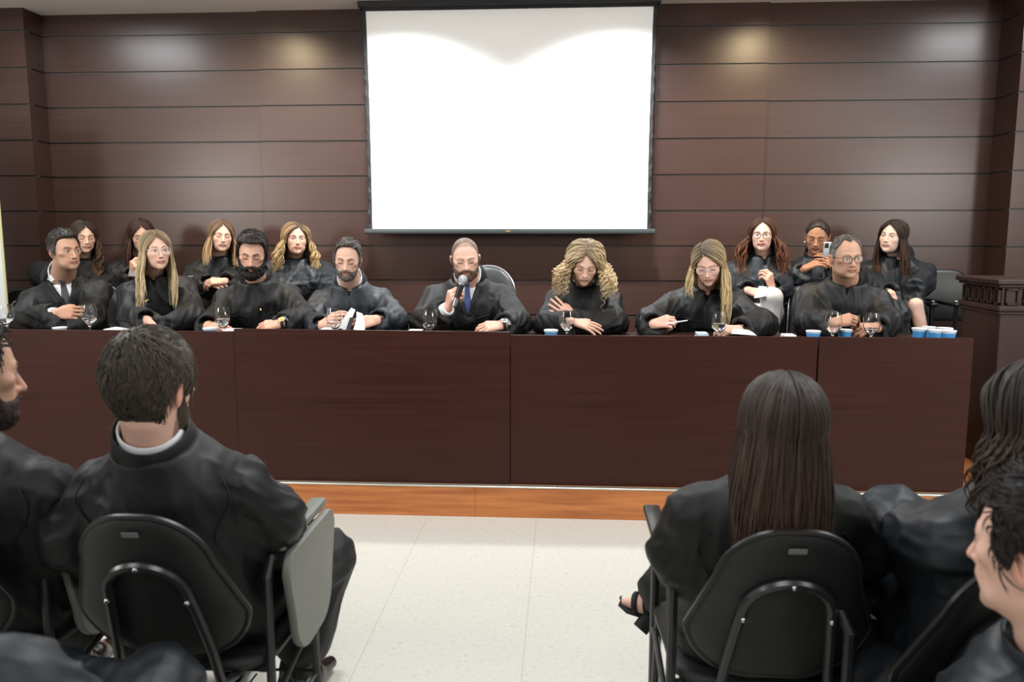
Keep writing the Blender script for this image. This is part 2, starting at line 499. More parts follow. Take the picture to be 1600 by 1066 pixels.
def vnormals(v, q):
    n = np.cross(v[q[:, 2]]-v[q[:, 0]], v[q[:, 3]]-v[q[:, 1]])
    out = np.zeros_like(v)
    for k in range(4):
        for c in range(3): out[:, c] += np.bincount(q[:, k], weights=n[:, c], minlength=len(v))
    return out/(np.linalg.norm(out, axis=1, keepdims=True)+1e-12)
def qmesh(name, v, q, col=None, sm=True):
    me = bpy.data.meshes.new(name)
    me.vertices.add(len(v)); me.vertices.foreach_set('co', np.ascontiguousarray(v, np.float32).ravel())
    w = q.shape[1]
    me.loops.add(len(q)*w); me.loops.foreach_set('vertex_index', np.ascontiguousarray(q, np.int32).ravel())
    me.polygons.add(len(q)); me.polygons.foreach_set('loop_start', np.arange(0, len(q)*w, w, dtype=np.int32))
    me.update(calc_edges=True)
    if sm: me.polygons.foreach_set('use_smooth', np.ones(len(q), bool))
    if col is not None:
        a = me.color_attributes.new('col', 'FLOAT_COLOR', 'POINT')
        c4 = np.ones((len(v), 4), np.float32); c4[:, :3] = np.clip(col, 0, 1); a.data.foreach_set('color', c4.ravel())
    me.validate()
    return me
def rotm(yaw=0, pitch=0, roll=0):
    y, p, r = map(math.radians, (yaw, pitch, roll))
    Rz = np.array([[math.cos(y), -math.sin(y), 0], [math.sin(y), math.cos(y), 0], [0, 0, 1]])
    Rx = np.array([[1, 0, 0], [0, math.cos(p), -math.sin(p)], [0, math.sin(p), math.cos(p)]])
    Ry = np.array([[math.cos(r), 0, math.sin(r)], [0, 1, 0], [-math.sin(r), 0, math.cos(r)]])
    return Rz @ Rx @ Ry

# ------------------------------------------------------------------ people
def skull(q, f):
    """head without features; q in head units (origin between the ears, face towards -y)"""
    w = f.get('wide', 1.0); jw = f.get('jaw', 1.0)
    d = d_ell(q, (0, .012, .030), (.074*w, .095, .088))
    d = smin(d, d_ell(q, (0, -.018, -.020), (.063*w, .072, .083)), .03)
    d = smin(d, d_ell(q, (0, -.036, -.066), (.054*jw*w, .047, .047)), .03)
    return d
def head_sdf(q, f):
    d = skull(q, f); w_ = f.get('wide', 1.0); X = np.abs(q[..., 0]); qq = np.stack([X, q[..., 1], q[..., 2]], -1)
    if f.get('male'):
        d = smin(d, d_ell(qq, (.047*w_, -.052, -.010), (.018, .018, .013)), .020)
        d = smax(d, -d_ell(qq, (.062*w_, -.070, -.052), (.014, .020, .022)), .020)
    else:
        d = smin(d, d_ell(qq, (.041, -.058, -.020), (.021, .018, .020)), .022)
    d = smin(d, d_cap(qq, (.010, -.083 - (.003 if f.get('male') else 0), .021), (.044, -.068, .021), .008, .007), .014)  # brows
    d = smax(d, -d_ell(qq, (.031, -.094, .003), (.0175, .0165, .0120)), .010)        # sockets
    d = smin(d, d_ell(qq, (.0305, -.0735, .002), (.0135, .0125, .0115)), .003)      # lids
    nz = f.get('nose', 1.0)
    d = smin(d, d_cap(q, (0, -.085, .012), (0, -.109*(.97+.03*nz), -.033), .0062, .0098*nz), .009)
    d = smin(d, d_ell(qq, (.0105*nz, -.094, -.0355), (.0075, .010, .0075)), .006)
    d = smin(d, d_ell(q, (0, -.086, -.055), (.024, .012, .012)), .012)
    lw = f.get('lip', 1.0)
    d = smin(d, d_cap(qq, (.004, -.0965, -.0605), (.0245, -.0850, -.0648), .0042*lw, .0022), .005)
    d = smin(d, d_cap(qq, (0, -.0955, -.0710), (.0215, -.0850, -.0668), .0050*lw, .0022), .005)
    d = smax(d, -d_cap(qq, (0, -.1015, -.0655), (.027, -.0875, -.0658), .0012, .0012), .004)
    d = smin(d, d_ell(q, (0, -.074, -.096), (.022*f.get('jaw', 1), .018, .017)), .018)
    e = d_ell(qq, (.0775*f.get('wide', 1), .012, -.010), (.0075, .0185, .031), rotm(-22, -8, 8))
    e = smax(e, -d_ell(qq, (.088*f.get('wide', 1), .009, -.006), (.008, .009, .015)), .004)
    if f.get('ears', True): d = smin(d, e, .007)
    return d
def raydist(fn, D, lo=.02, hi=.25, it=22):
    a = np.full(len(D), lo); b = np.full(len(D), hi)
    for _ in range(it):
        m = (a+b)/2; ins = fn(D*m[:, None]) < 0
        a = np.where(ins, m, a); b = np.where(ins, b, m)
    return (a+b)/2
def az_of(q): return np.degrees(np.arctan2(np.abs(q[..., 0]), -q[..., 1]))
LINE_M = ([0, 25, 45, 60, 68, 78, 90, 100, 115, 140, 180], [.084, .083, .074, .055, .015, -.030, -.025, .004, -.030, -.060, -.070])
LINE_F = ([0, 20, 40, 58, 75, 95, 120, 150, 180], [.074, .070, .052, .022, -.002, -.02, -.05, -.07, -.08])
def beard_mask(q):
    X = np.abs(q[..., 0]); z = q[..., 2]; az = az_of(q)
    zb = np.interp(az, [0, 12, 22, 40, 58, 70, 84, 92], [-.082, -.078, -.056, -.058, -.046, -.026, .012, .016])
    m = sm01((zb-z)/.012+.5)*sm01((94-az)/8)
    mu = np.exp(-((z+.0535)/.0062)**4)*sm01((.031-X)/.008)*(q[..., 1] < -.06)
    side = np.exp(-((X-.029)/.006)**2)*sm01((-z-.050)/.006)*(q[..., 1] < -.05)
    return np.clip(np.maximum(np.maximum(m, mu), side*.9), 0, 1)
def skin_colors(q, f, inhead):
    base = np.array(f.get('skin', (.62, .37, .27)))
    c = np.tile(base, (len(q), 1)); X = np.abs(q[:, 0]); x, y, z = q.T
    front = inhead & (y < -.03)
    n = fbm(q*28, 3)[:, None]; c = c*(1+.05*n)
    def mixc(m, col, a=1.):
        m = (np.clip(m, 0, 1)*a)[:, None]; return c*(1-m)+np.array(col)*m
    rose = np.exp(-(((X-.042)/.02)**2+((z+.026)/.018)**2))*front
    c = mixc(rose, base*np.array((1.04, .82, .78)), .28)
    nose = np.exp(-((X/.014)**2+((z+.032)/.014)**2))*(front & (y < -.088))
    c = mixc(nose, base*np.array((1.02, .84, .80)), .35)
    ear = inhead & (X > .076) & (y > -.02)
    c = mixc(ear*1., base*np.array((1.05, .74, .68)), .6)
    # lips
    lx = X/.0262
    lip = (np.abs(z+.0655-.001*np.cos(lx*3)) < .0095*np.sqrt(np.clip(1-lx*lx, 0, 1)))*(front & (y < -.078))
    c = mixc(lip*1., f.get('lips', base*(np.array((.84, .60, .56)) if f.get('male') else np.array((.86, .50, .47)))), .85)
    seam = np.exp(-((z+.0655)/.0020)**2)*(X < .024)*(front & (y < -.078))
    c = mixc(seam, base*np.array((.35, .15, .14)), .8)
    nos = np.exp(-(((X-.0065)/.0042)**2+((z+.0425)/.0028)**2))*(front & (y < -.085))
    c = mixc(nos, base*np.array((.25, .13, .10)), .85)
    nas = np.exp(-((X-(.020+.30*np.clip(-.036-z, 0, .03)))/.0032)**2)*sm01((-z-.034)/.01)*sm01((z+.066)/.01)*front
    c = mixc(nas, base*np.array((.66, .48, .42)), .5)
    # brows
    bz = .0215+.004*np.sin(np.clip((X-.012)/.034, 0, 1)*2.6)
    brow = np.exp(-((z-bz)/(.0036*f.get('brow_w', 1)))**4)*sm01((X-.010)/.005)*sm01((.050-X)/.008)*front
    c = mixc(brow, f.get('brow', (.05, .03, .02)), f.get('brow_a', .9))
    # eyes
    ex = (X-.031)/.0150
    lids = np.exp(-(((X-.031)/.016)**2+((z-.004)/.009)**2))*front
    c = mixc(lids, base*np.array((.66, .52, .46)), .6)
    if f.get('eyes', 'open') == 'open':
        alm = (np.abs(z-.0005) < .0062*(1-ex*ex))*(np.abs(ex) < 1)*front
        c = mixc(alm*1., (.62, .60, .58), .9)
        g = f.get('gaze', 0)*.004
        ix = np.where(q[:, 0] > 0, q[:, 0]-.031-g, q[:, 0]+.031-g)
        iris = (ix*ix+(z-.001)**2 < .0056**2)*alm
        c = mixc(iris*1., f.get('iris', (.03, .018, .01)))
        lash = np.exp(-((z-.0005-.0068*np.clip(1-ex*ex, 0, 1))/.0024)**2)*(np.abs(ex) < 1.08)*front
        c = mixc(lash, (.02, .012, .01), .9)
    else:
        lash = np.exp(-((z+.0050+.0022*np.clip(1-ex*ex, -1, 1))/.0032)**2)*(np.abs(ex) < 1.1)*front
        c = mixc(lash, (.025, .014, .012), .95)
        cr = np.exp(-((z-.0085-.002*np.clip(1-ex*ex, -1, 1))/.0014)**2)*(np.abs(ex) < 1.05)*front
        c = mixc(cr, base*np.array((.45, .3, .27)), .55)
    if f.get('beard'):
        bc, a = f['beard']; m = beard_mask(q)*inhead*(.85+.3*vnoise(q*300)); c = mixc(m*(1-lip), bc, a)
    if f.get('scalp'):
        zl = np.interp(az_of(q), *f.get('line', LINE_M)); m = sm01((z-zl)/.012+.3)*inhead*(X < .079)
        c = mixc(m, f['scalp'], .75)
    return c
def hand_prims(w, d, n, t, s, curl, spread, thumb, elbow):
    """list of (a, b, ra, rb) in the world for a hand with wrist w, pointing d, back of the hand towards n, thumb side t"""
    out = []; d = nrm(d); n = nrm(n-d*np.dot(n, d)); t0 = np.cross(d, n); t0 = t0*(1 if np.dot(t0, t) > 0 else -1)
    def W(x, y, z): return w+s*(t0*x+d*y+n*z)
    L = [(.043, .026, .021), (.049, .030, .022), (.045, .028, .022), (.035, .021, .019)]
    xs = [.030, .0105, -.010, -.0285]; ys = [.088, .092, .088, .079]
    palm = [(W(x*.55, .004, 0), W(x, y, .001), .0140*s, .0118*s) for x, y in zip(xs, ys)]
    palm.append((w+nrm(elbow-w)*.075, W(0, .005, 0), .029*s, .024*s))
    fingers = []
    for k in range(4):
        c = curl[k] if isinstance(curl, (list, tuple)) else curl
        p = W(xs[k], ys[k], .001); a = 0; sp = math.radians(spread)*(1.5-k)/1.5
        for j in range(3):
            a += math.radians(c*(1.0, 1.15, .8)[j])
            dd = (d*math.cos(sp)+t0*math.sin(sp))*math.cos(a) - n*math.sin(a)
            q = p+dd*L[k][j]*s
            fingers.append((k, p, q, (.0092, .0084, .0076)[j]*s, (.0084, .0076, .0066)[j]*s)); p = q
    th = thumb
    T = [W(.020, .018, -.006), W(.040-.010*th, .048, -.012-.012*th), W(.050-.022*th, .078, -.016-.026*th), W(.050-.034*th, .100, -.018-.034*th)]
    for a, b, r1, r2 in zip(T[:-1], T[1:], (.0135, .0108, .0096), (.0108, .0096, .008)):
        fingers.append((4, a, b, r1*s, r2*s))
    return palm, fingers
def hand_sdf(P, pr):
    palm, fingers = pr
    d = None
    for a, b, ra, rb in palm:
        e = d_cap(P, a, b, ra, rb); d = e if d is None else smin(d, e, .012)
    for k in range(5):
        g = None
        for (kk, a, b, ra, rb) in fingers:
            if kk == k:
                e = d_cap(P, a, b, ra, rb); g = e if g is None else smin(g, e, .003)
        d = smin(d, g, .004)
    return d

def make_person(label, sp, group=None):
    f = sp['face']; fem = sp.get('fem', False); f['male'] = not fem; f.setdefault('ears', True)
    hs = sp.get('hs', 1.0); H = np.array(sp['head'], float); yaw, pit, rol = sp.get('rot', (0, 0, 0))
    azc = math.degrees(math.atan2(H[0], H[1]))
    if not sp.get('absyaw'): yaw = yaw-azc          # angles are as seen by the photographer
    MR = rotm(yaw, pit, rol)
    psi = math.radians(sp.get('psi', -.5*azc)); Nk = np.array(sp['neck'], float)+V3(0, 0, sp.get('nup', .045))
    Pv = np.array(sp['pelvis'], float); fl = sp.get('floor', STZ)
    root = V3(Pv[0], Pv[1], fl)
    u = V3(math.cos(psi), math.sin(psi), 0); fr = V3(math.sin(psi), -math.cos(psi), 0)
    ax = nrm(Nk-Pv); TL = np.linalg.norm(Nk-Pv)
    fr = nrm(fr-ax*np.dot(fr, ax)); uu = nrm(np.cross(ax, -fr)); uu = uu if np.dot(uu, u) > 0 else -uu
    shw = sp.get('shw', .155 if fem else .180); bd = sp.get('build', .92 if fem else 1.0)
    neck_r = sp.get('neck_r', .046 if fem else .056)
    hl = lambda P: ((P-H) @ MR)/hs
    hw = lambda q: H+(np.asarray(q)*hs) @ MR.T
    nk_top = hw((0, .018, -.060))
    S = {}
    for sd in ('A', 'B'):
        g = -1 if sd == 'A' else 1
        S[sd] = Nk-ax*sp.get('shd', .142)+uu*g*shw
    arms = sp['arms']
    E = {k: np.array(arms[k]['elbow'], float) for k in arms}
    W = {k: np.array(arms[k]['wrist'], float) for k in arms}
    def tor(P, g=0.):
        r = P-Pv; t = (r @ ax)/TL; x = r @ uu; y = r @ fr
        rx = np.interp(t, [-.12, 0, .3, .58, .76, .87, .96, 1.06], [.165, .180, .165, .168, .150, .108, .080, .075])*bd+g
        ry = np.interp(t, [-.12, 0, .3, .58, .76, .87, .96, 1.06], [.13, .145, .135, .128, .112, .090, .076, .074])*bd*sp.get('belly', 1)+g
        k = (np.abs(x/rx)**2.3+np.abs(y/ry)**2.3)**(1/2.3)
        d = (k-1)*np.minimum(rx, ry)
        return np.maximum(d, np.maximum((-.12-t)*TL, (t-.94)*TL))
    knees = sp.get('knees'); feet = sp.get('feet')
    if knees is None:
        hd = V3(math.sin(psi), -math.cos(psi), 0)
        kz = max(fl+.50, Pv[2]-.05)
        knees = [V3(*(Pv+hd*.40+u*g*.11)[:2], kz) for g in (-1, 1)]
        feet = [V3(*(Pv+hd*.42+u*g*.11)[:2], fl+.09) for g in (-1, 1)]
    hips = [Pv+u*g*.085+V3(0, 0, -.02) for g in (-1, 1)]
    # ---- body: head and neck, hands, and the trunk the clothes cover, one mesh
    vs, qs, cs = [], [], []
    def addm(v, q, c):
        o = sum(len(a) for a in vs); vs.append(v); qs.append(q+o); cs.append(c)
    def f_head(P):
        q = hl(P); d = head_sdf(q, f)*hs
        nd = d_cap(P, nk_top, Nk-ax*.03, neck_r*1.0, neck_r*1.12)
        return smin(d, nd, .016)
    hv = sp.get('hvox', .0030)
    lo = np.minimum(H-.15, Nk-.08); hi = np.maximum(H+.15, Nk+.08)
    v, q = surfnets(f_head, lo, hi, hv); v = lap(v, q, 1, .3)
    ql = hl(v)
    inh = (skull(ql, f) < .03)
    addm(v, q, skin_colors(ql, f, inh))
    skin = np.array(f.get('skin', (.62, .37, .27)))
    hsz = sp.get('hand', .90 if fem else .98)
    for k in arms:
        a = arms[k]
        if a.get('hide'): continue
        d = nrm(a['d']); n = np.array(a['n'], float)
        tsign = -1 if k == 'A' else 1
        tv = np.cross(d, nrm(n))*tsign
        if a.get('flip'): tv = -tv
        pr = hand_prims(W[k], d, n, tv, hsz, a.get('curl', 22), a.get('spread', 6), a.get('thumb', .2), E[k])
        fh = lambda P, pr=pr: (np.maximum(hand_sdf(P, pr), WT+.002-P[..., 2]) if sp.get('bench') else hand_sdf(P, pr))
        lo = W[k]-.11; hi = W[k]+.11; c = W[k]+d*.07; lo = np.minimum(lo, c-.13); hi = np.maximum(hi, c+.13)
        v, q = surfnets(fh, lo, hi, .0032); v = lap(v, q, 1, .3)
        col = np.tile(skin*np.array((1.0, .92, .88)), (len(v), 1))*(1+.06*fbm(v*30, 5)[:, None])
        # nails
        for (kk, pa, pb, ra, rb) in pr[1]:
            pass
        addm(v, q, col)
    def f_core(P):
        d = tor(P, -.022)
        for k in arms:
            d = smin(d, d_cap(P, S[k], E[k], .045, .038), .03)
            if not arms[k].get('hide'): d = smin(d, d_cap(P, E[k], W[k], .036, .024), .01)
            else: d = smin(d, d_cap(P, E[k], W[k]+nrm(E[k]-W[k])*.05, .036, .022), .01)
        for i in (0, 1):
            lc = sp.get('legc', 1.0)
            d = smin(d, d_cap(P, hips[i], knees[i], .075*lc, .050*lc), .03)
            d = smin(d, d_cap(P, knees[i], feet[i], .048*lc, .034*lc), .01)
        return d
    allp = np.array([Pv, Nk]+list(E.values())+list(W.values())+list(knees)+list(feet)+hips)
    v, q = surfnets(f_core, allp.min(0)-.2, allp.max(0)+.12, sp.get('cvox', .012))
    v = lap(v, q, 1)
    addm(v, q, np.tile(skin, (len(v), 1)))
    o = link('person', qmesh('person', np.concatenate(vs)-root, np.concatenate(qs), np.concatenate(cs)), M['skin'], loc=root)
    tag(o, label, 'person', group)
    part = lambda name, v, q, m, col=None: link(name, qmesh(name, v-root, q, col), m, o)
    # ---- robe
    rob = sp.get('robe', 'robe'); RM = M[rob]
    puff = sp.get('puff', .008); sr = sp.get('sleeve', (.060, .072, .060))
    vcut = sp.get('vneck')
    legs = sp.get('robe_legs', True)
    def f_robe0(P):
        d = tor(P, puff)
        d = smin(d, d_cap(P, Nk-ax*.092, S['A']+ax*.008, .060*bd, .050*bd), .045)
        d = smin(d, d_cap(P, Nk-ax*.092, S['B']+ax*.008, .060*bd, .050*bd), .045)
        for k in arms:
            a = d_cap(P, S[k], E[k], sr[0]*bd, sr[1]*bd)
            dw = nrm(W[k]-E[k])
            end = W[k]-dw*arms[k].get('pull', .0)
            b = d_cap(P, E[k], end+dw*.05, sr[1]*bd*.98, sr[2])
            b = np.maximum(b, (P-end) @ dw)
            if not arms[k].get('hide'):
                hol = d_cap(P, end-dw*.028, end+dw*.2, sr[2]-.014, sr[2]-.004)
                b = np.maximum(b, -hol)
            c_ = np.maximum(d_cap(P, E[k]+V3(0, 0, -.03), end+dw*.02+V3(0, 0, -.032), .055*bd, .045), (P-end) @ dw)
            ab = smin(smin(a, b, .03), c_, .03)
            d = smin(d, ab, .055)
        if legs:
            for i in (0, 1):
                d = smin(d, d_cap(P, hips[i]+V3(0, 0, .035), knees[i]+V3(0, 0, .01), .090, .080), .05)
                bot = feet[i]+(knees[i]-feet[i])*.3
                d = smin(d, d_cap(P, knees[i], bot, .080, sp.get('hemr', .100)), .05)
            d = smin(d, d_cap(P, Pv, (knees[0]+knees[1])/2+V3(0, 0, -.01), .11, .07), .05)
        else:
            d = smin(d, d_cap(P, hips[0], hips[1], .11, .11), .05)
            for i in (0, 1): d = smin(d, d_cap(P, hips[i]+V3(0, 0, .0), hips[i]+(knees[i]-hips[i])*sp.get('lapf', .25), .10, .08), .05)
        for a, b, ra, rb in sp.get('extra', []): d = smin(d, d_cap(P, a, b, ra, rb), .05)
        if sp.get('bench'): d = np.maximum(d, -np.maximum(np.maximum(P[..., 2]-(WT+.012), .82-P[..., 2]), P[..., 1]-4.555))
        return d
    notch = sp.get('notch')
    if vcut or notch:
        dep, wid = vcut or (.090, .024)
        def wedge(P):
            r = P-Nk; z = r @ ax; x = np.abs(r @ uu); y = r @ fr
            return np.maximum(np.maximum((x-wid*np.clip((z+dep)/dep, -1, 1.6))*.75, -z-dep), -y+.0)
        def f_robe(P):
            a = f_robe0(P); return np.maximum(a, -np.maximum(wedge(P), -(a+.022)))
    else: f_robe = f_robe0
    allr = np.array([Pv+(-.0, 0, -.12), Nk]+list(E.values())+list(W.values())+(list(knees)+[feet[i]+(knees[i]-feet[i])*.3 for i in (0, 1)] if legs else []))
    lo = allr.min(0)-.19; hi = allr.max(0)+.14; lo[2] = max(lo[2], fl+.02)
    v, q = surfnets(f_robe, lo, hi, sp.get('rvox', .007))
    v = lap(v, q, 2)
    nn = vnormals(v, q)
    amp = sp.get('fold', .012); seed = sp.get('seed', 1)
    bones = [(Pv, Nk, .17*bd, 0)]
    for k in arms: bones += [(S[k], E[k], .07, 1), (E[k], W[k], .07, 1)]
    if legs:
        for i in (0, 1): bones += [(hips[i], knees[i], .09, 2), (knees[i], feet[i], .09, 0)]
    disp = np.zeros(len(v)); wt = np.zeros(len(v))
    for bi, (a, b, r, kind) in enumerate(bones):
        ab = b-a; Lb = np.linalg.norm(ab); t = ab/Lb
        pa = v-a; al = np.clip(pa @ t, 0, Lb); dist = np.linalg.norm(pa-al[:, None]*t, axis=1)-r
        w = np.exp(-np.clip(dist, -.02, None)/.018)
        aa = (pa @ t)[:, None]; pe = pa-aa*t
        if kind == 0: sdir = nrm(t+uu*.25*(1 if seed % 2 else -1)); fa, fb = 3.5, 14
        elif kind == 1: sdir = nrm(t*.75+fr*.5+V3(0, 0, -.35)); fa, fb = 5, 18
        else: sdir = nrm(t+fr*.4); fa, fb = 4.0, 13
        sa = (pa @ sdir)[:, None]*sdir
        qn = sa*fa+(pa-sa)*fb
        warp = np.stack([vnoise(v*4.5, seed+bi+k) for k in range(3)], 1)*.9
        n1 = vnoise(qn+warp, seed*3+bi); n2 = vnoise(qn*2.0+warp*1.6, seed*5+bi+7)
        r1 = 1-2.2*np.abs(n1)**.8; r2 = 1-2.2*np.abs(n2)**.8
        disp += w*(r1*.85+r2*.50); wt += w
    disp = disp/np.maximum(wt, 1e-6)
    r = v-Pv; tt = (r @ ax)/TL
    calm = .35+.65*sm01((1.0-tt)/.35)
    v = v+nn*(amp*disp*calm)[:, None]
    v = lap(v, q, 1, .25)
    part('robe', v, q, RM)
    RV = v
    ru, rw, rf = (v-Nk) @ uu, (v-Nk) @ ax, (v-Nk) @ fr
    def front(x, z, off=.003):
        m = (np.abs(ru-x) < .010) & (np.abs(rw-z) < .010)
        if (m & (rf < .165)).any(): m = m & (rf < .165)
        if not m.any(): return Nk+uu*x+ax*z+fr*.12
        return Nk+uu*x+ax*z+fr*(rf[m].max()+off)
    def strip(name, pts, wdt, th, m):
        MB().tube(pts, wdt, n=6, flat=(fr, th/wdt)).build(name, m, o, origin=None).location = (0, 0, 0)
    def tubew(name, paths, r, m, n=6, flat=None):
        b = MB()
        for p in paths: b.tube([np.array(x)-root for x in p], r, n=n, flat=flat)
        return b.build(name, m, o)
    # ---- front seam and pleats
    if not sp.get('back') and not vcut and sp.get('placket', True):
        zs = np.linspace(-.10, -.36, 14)
        tubew('placket', [[front(.0, z, -.001) for z in zs]], .019, RM, n=8, flat=(fr, .22))
    if not sp.get('back') and sp.get('yoke', True):
        pz = -.20 if not fem else -.175
        for g in (-1, 1): tubew('chest_pleat', [[front(g*x, pz-.01*math.cos(x*20), -.0015) for x in np.linspace(.035, .125, 9)]], .0045, RM)
    if sp.get('back'):
        fr2 = -fr
        m0 = lambda x, z: Nk+uu*x+ax*z-fr*(np.max(-rf[(np.abs(ru-x) < .012) & (np.abs(rw-z) < .012)])-.001 if ((np.abs(ru-x) < .012) & (np.abs(rw-z) < .012)).any() else .1)
        for g in (-1, 1): tubew('shoulder_seam', [[m0(g*(shw*.93+.02*math.sin(i*.5)), z) for i, z in enumerate(np.linspace(-.08, -.24, 12))]], .0022, RM)
    # ---- shirt, shirt collar, tie
    nax = nrm(nk_top-Nk)
    if vcut:
        def f_sh(P): return np.maximum(np.maximum(f_robe0(P)+.016, -(f_robe0(P)+.04)), wedge(P)-.012)
        vv, qq = surfnets(f_sh, Nk-V3(.16, .22, .30), Nk+V3(.16, .22, .08), .005); vv = lap(vv, qq, 2)
        vv, qq = biggest(vv, qq)
        part('shirt', vv, qq, M['white'])
        # lapels
        for g in (-1, 1):
            pts = [front(g*(wid*(z+dep)/dep*1.0+.012), z, .001) for z in np.linspace(-dep, -.03, 12)]
            tubew('lapel', [[p-fr*.006 for p in pts]], .013, RM, n=8, flat=(fr, .35))
    def ring(name, r0, r1, z0, z1, gap, m, th=.004, front_drop=0., lift=0., seg=40):
        vv = []; fs = []; 
        lv = [(r0, z0), ((r0*.45+r1*.55), (z0+z1)/2), (r1, z1), (r1-th*.5, z1+.002), (r1-th, z1), ((r0*.45+r1*.55)-th, (z0+z1)/2), (r0-th, z0)]
        fd = nrm(fr-nax*np.dot(fr, nax)); ud = np.cross(nax, fd); ud = ud if np.dot(ud, uu) > 0 else -ud
        for i in range(seg+1):
            a = math.radians(gap)+(2*math.pi-2*math.radians(gap))*i/seg
            ca = math.cos(a)
            for r, z in lv:
                dz = front_drop*max(0, ca)**2*(-1) + lift*max(0, -ca)
                vv.append(Nk+nax*(z+dz)+(fd*ca*1.06+ud*math.sin(a))*r-root)
        k = len(lv)
        for i in range(seg):
            for j in range(k): fs.append((i*k+j, i*k+(j+1) % k, (i+1)*k+(j+1) % k, (i+1)*k+j))
        fs.append(tuple(range(k))); fs.append(tuple(seg*k+j for j in range(k-1, -1, -1)))
        b = MB(); b.add(vv, fs); return b.build(name, m, o, sm=50)
    ck = sp.get('collar', 'stand')
    if ck:
        big = neck_r*1.12+.012
        hh = .034 if not vcut else .010
        ring('collar', big+.024, big+.006, -.066, .024*sp.get('collar_h', 1), sp.get('cgap', 24 if notch else 10) if not vcut else 62, RM, .006, front_drop=sp.get('fdrop', .012), lift=.010)
    if sp.get('shirt_collar') or vcut:
        rr = neck_r*1.12
        ring('shirt_collar', rr+.010, rr+.005, -.032, .036 if vcut else .030, sp.get('sc_gap', 16), M['white'], .004, front_drop=.020, lift=.010)
        if vcut:
            b = MB()
            for g in (-1, 1):
                p0 = Nk+nax*.012+fr*(rr+.012)+uu*g*.010; p1 = Nk+nax*.022+fr*(rr*.6)+uu*g*(rr*.86)
                p2 = Nk-nax*.040+fr*(rr+.022)+uu*g*.052; p3 = Nk-nax*.020+fr*(rr+.02)+uu*g*.012
                t = fr*.005
                vv = [p-root for p in (p0, p1, p2, p3)]+[p-t-root for p in (p0, p1, p2, p3)]
                b.add(vv, [(0, 1, 2, 3), (7, 6, 5, 4), (0, 4, 5, 1), (1, 5, 6, 2), (2, 6, 7, 3), (3, 7, 4, 0)])
            b.build('collar_wing', M['white'], o, sm=0)
    if sp.get('tie'):
        dep = vcut[0]; rr = neck_r*1.12
        top = Nk-nax*.004+fr*(rr+.020)
        zs = np.linspace(-.055, -dep-.03, 8)
        def sfront(x, z):
            ts = np.linspace(.26, .02, 120); p = Nk+uu*x+ax*z+fr*ts[:, None]; i = np.argmax(f_robe0(p)+.014 < 0); return p[i]
        b = MB()
        b.tube([top-root, top-ax*.018+fr*.004-root, top-ax*.034+fr*.002-root], [.019, .0165, .011], n=8, flat=(fr, .6))
        pts = [top-ax*.034-root]
        for z in zs:
            pts.append(sfront(0, z)-root)
        b.tube(pts, [.011]+list(np.linspace(.015, .030, len(zs))), n=8, flat=(fr, .22))
        b.build('tie', M[sp['tie']], o)
    # ---- cuffs, watches
    for k in arms:
        a = arms[k]; dw = nrm(W[k]-E[k])
        if a.get('cuff'):
            e0 = W[k]-dw*(a.get('pull', 0)+.02); e1 = W[k]-dw*(.004) if a.get('cuff') is True else W[k]+dw*a['cuff']
            b = MB(); b.tube([e0-root, (e0+e1)/2-root, e1-root], [.040, .038, .036], n=16)
            b.build('shirt_cuff', M['white'], o)
        if a.get('watch'):
            dh = nrm(a['d']); n_ = nrm(np.array(a['n'])-dh*np.dot(a['n'], dh)); c = W[k]-dh*.004
            sd = np.cross(dh, n_)
            b = MB(); b.tube([c-root+.030*(n_*math.cos(t)+sd*math.sin(t))*(1.0) for t in np.linspace(0, 2*math.pi, 20, endpoint=False)], .006, n=8, closed=True, flat=(dh, 1.5))
            w_ = b.build('wristwatch', M['steel'], o)
            R3 = np.stack([sd, dh, n_], 1)
            MB().ball(c+n_*.033-root, (.019, .019, .005), M3=R3).build('watch_face', M['gold'] if a['watch'] == 'gold' else M['chrome'], w_)
        if a.get('ring_'):
            pass
    # ---- glasses
    if sp.get('glasses'):
        gm, thick, gw = sp['glasses']
        b = MB(); lens = MB()
        for g in (-1, 1):
            lp = []
            for t in np.linspace(0, 2*math.pi, 28, endpoint=False):
                ct, st = math.cos(t), math.sin(t)
                x = .0245*gw*np.sign(ct)*abs(ct)**.75; z = .0185*gw*np.sign(st)*abs(st)**.8
                lp.append(hw((g*.033+x, -.103+.10*abs(g*.033+x)**1.0*.35, .000+z))-root)
            b.tube(lp, thick, n=6, closed=True)
            c = np.mean(lp, axis=0); lens.add([p for p in lp]+[c], [(i, (i+1) % 28, 28) for i in range(28)])
            b.tube([hw(p)-root for p in ((g*.057*gw, -.083, .008), (g*.074, -.06, .008), (g*.080, -.005, .006), (g*.080, .025, -.004))], thick*.9, n=6)
        b.tube([hw(p)-root for p in ((-.009, -.104, .004), (0, -.107, .007), (.009, -.104, .004))], thick, n=6)
        gl = b.build('eyeglasses', M[gm], o)
        lens.build('lens', M['lens'], gl, sm=0)
    if sp.get('earring'):
        for g in (-1, 1): MB().ball(hw((g*.082, .004, -.046))-root, .0055).build('earring', M[sp['earring']], o)
    # ---- hair
    rng = np.random.default_rng(sp.get('seed', 1)*7+3)
    ha = sp['hair']; hc = np.array(ha['col'], float)
    line = ha.get('line', LINE_M if not fem else LINE_F)
    T = ha.get('t', .012)
    if ha.get('long'): T = min(T, .006); ha.setdefault('ramp', .035)
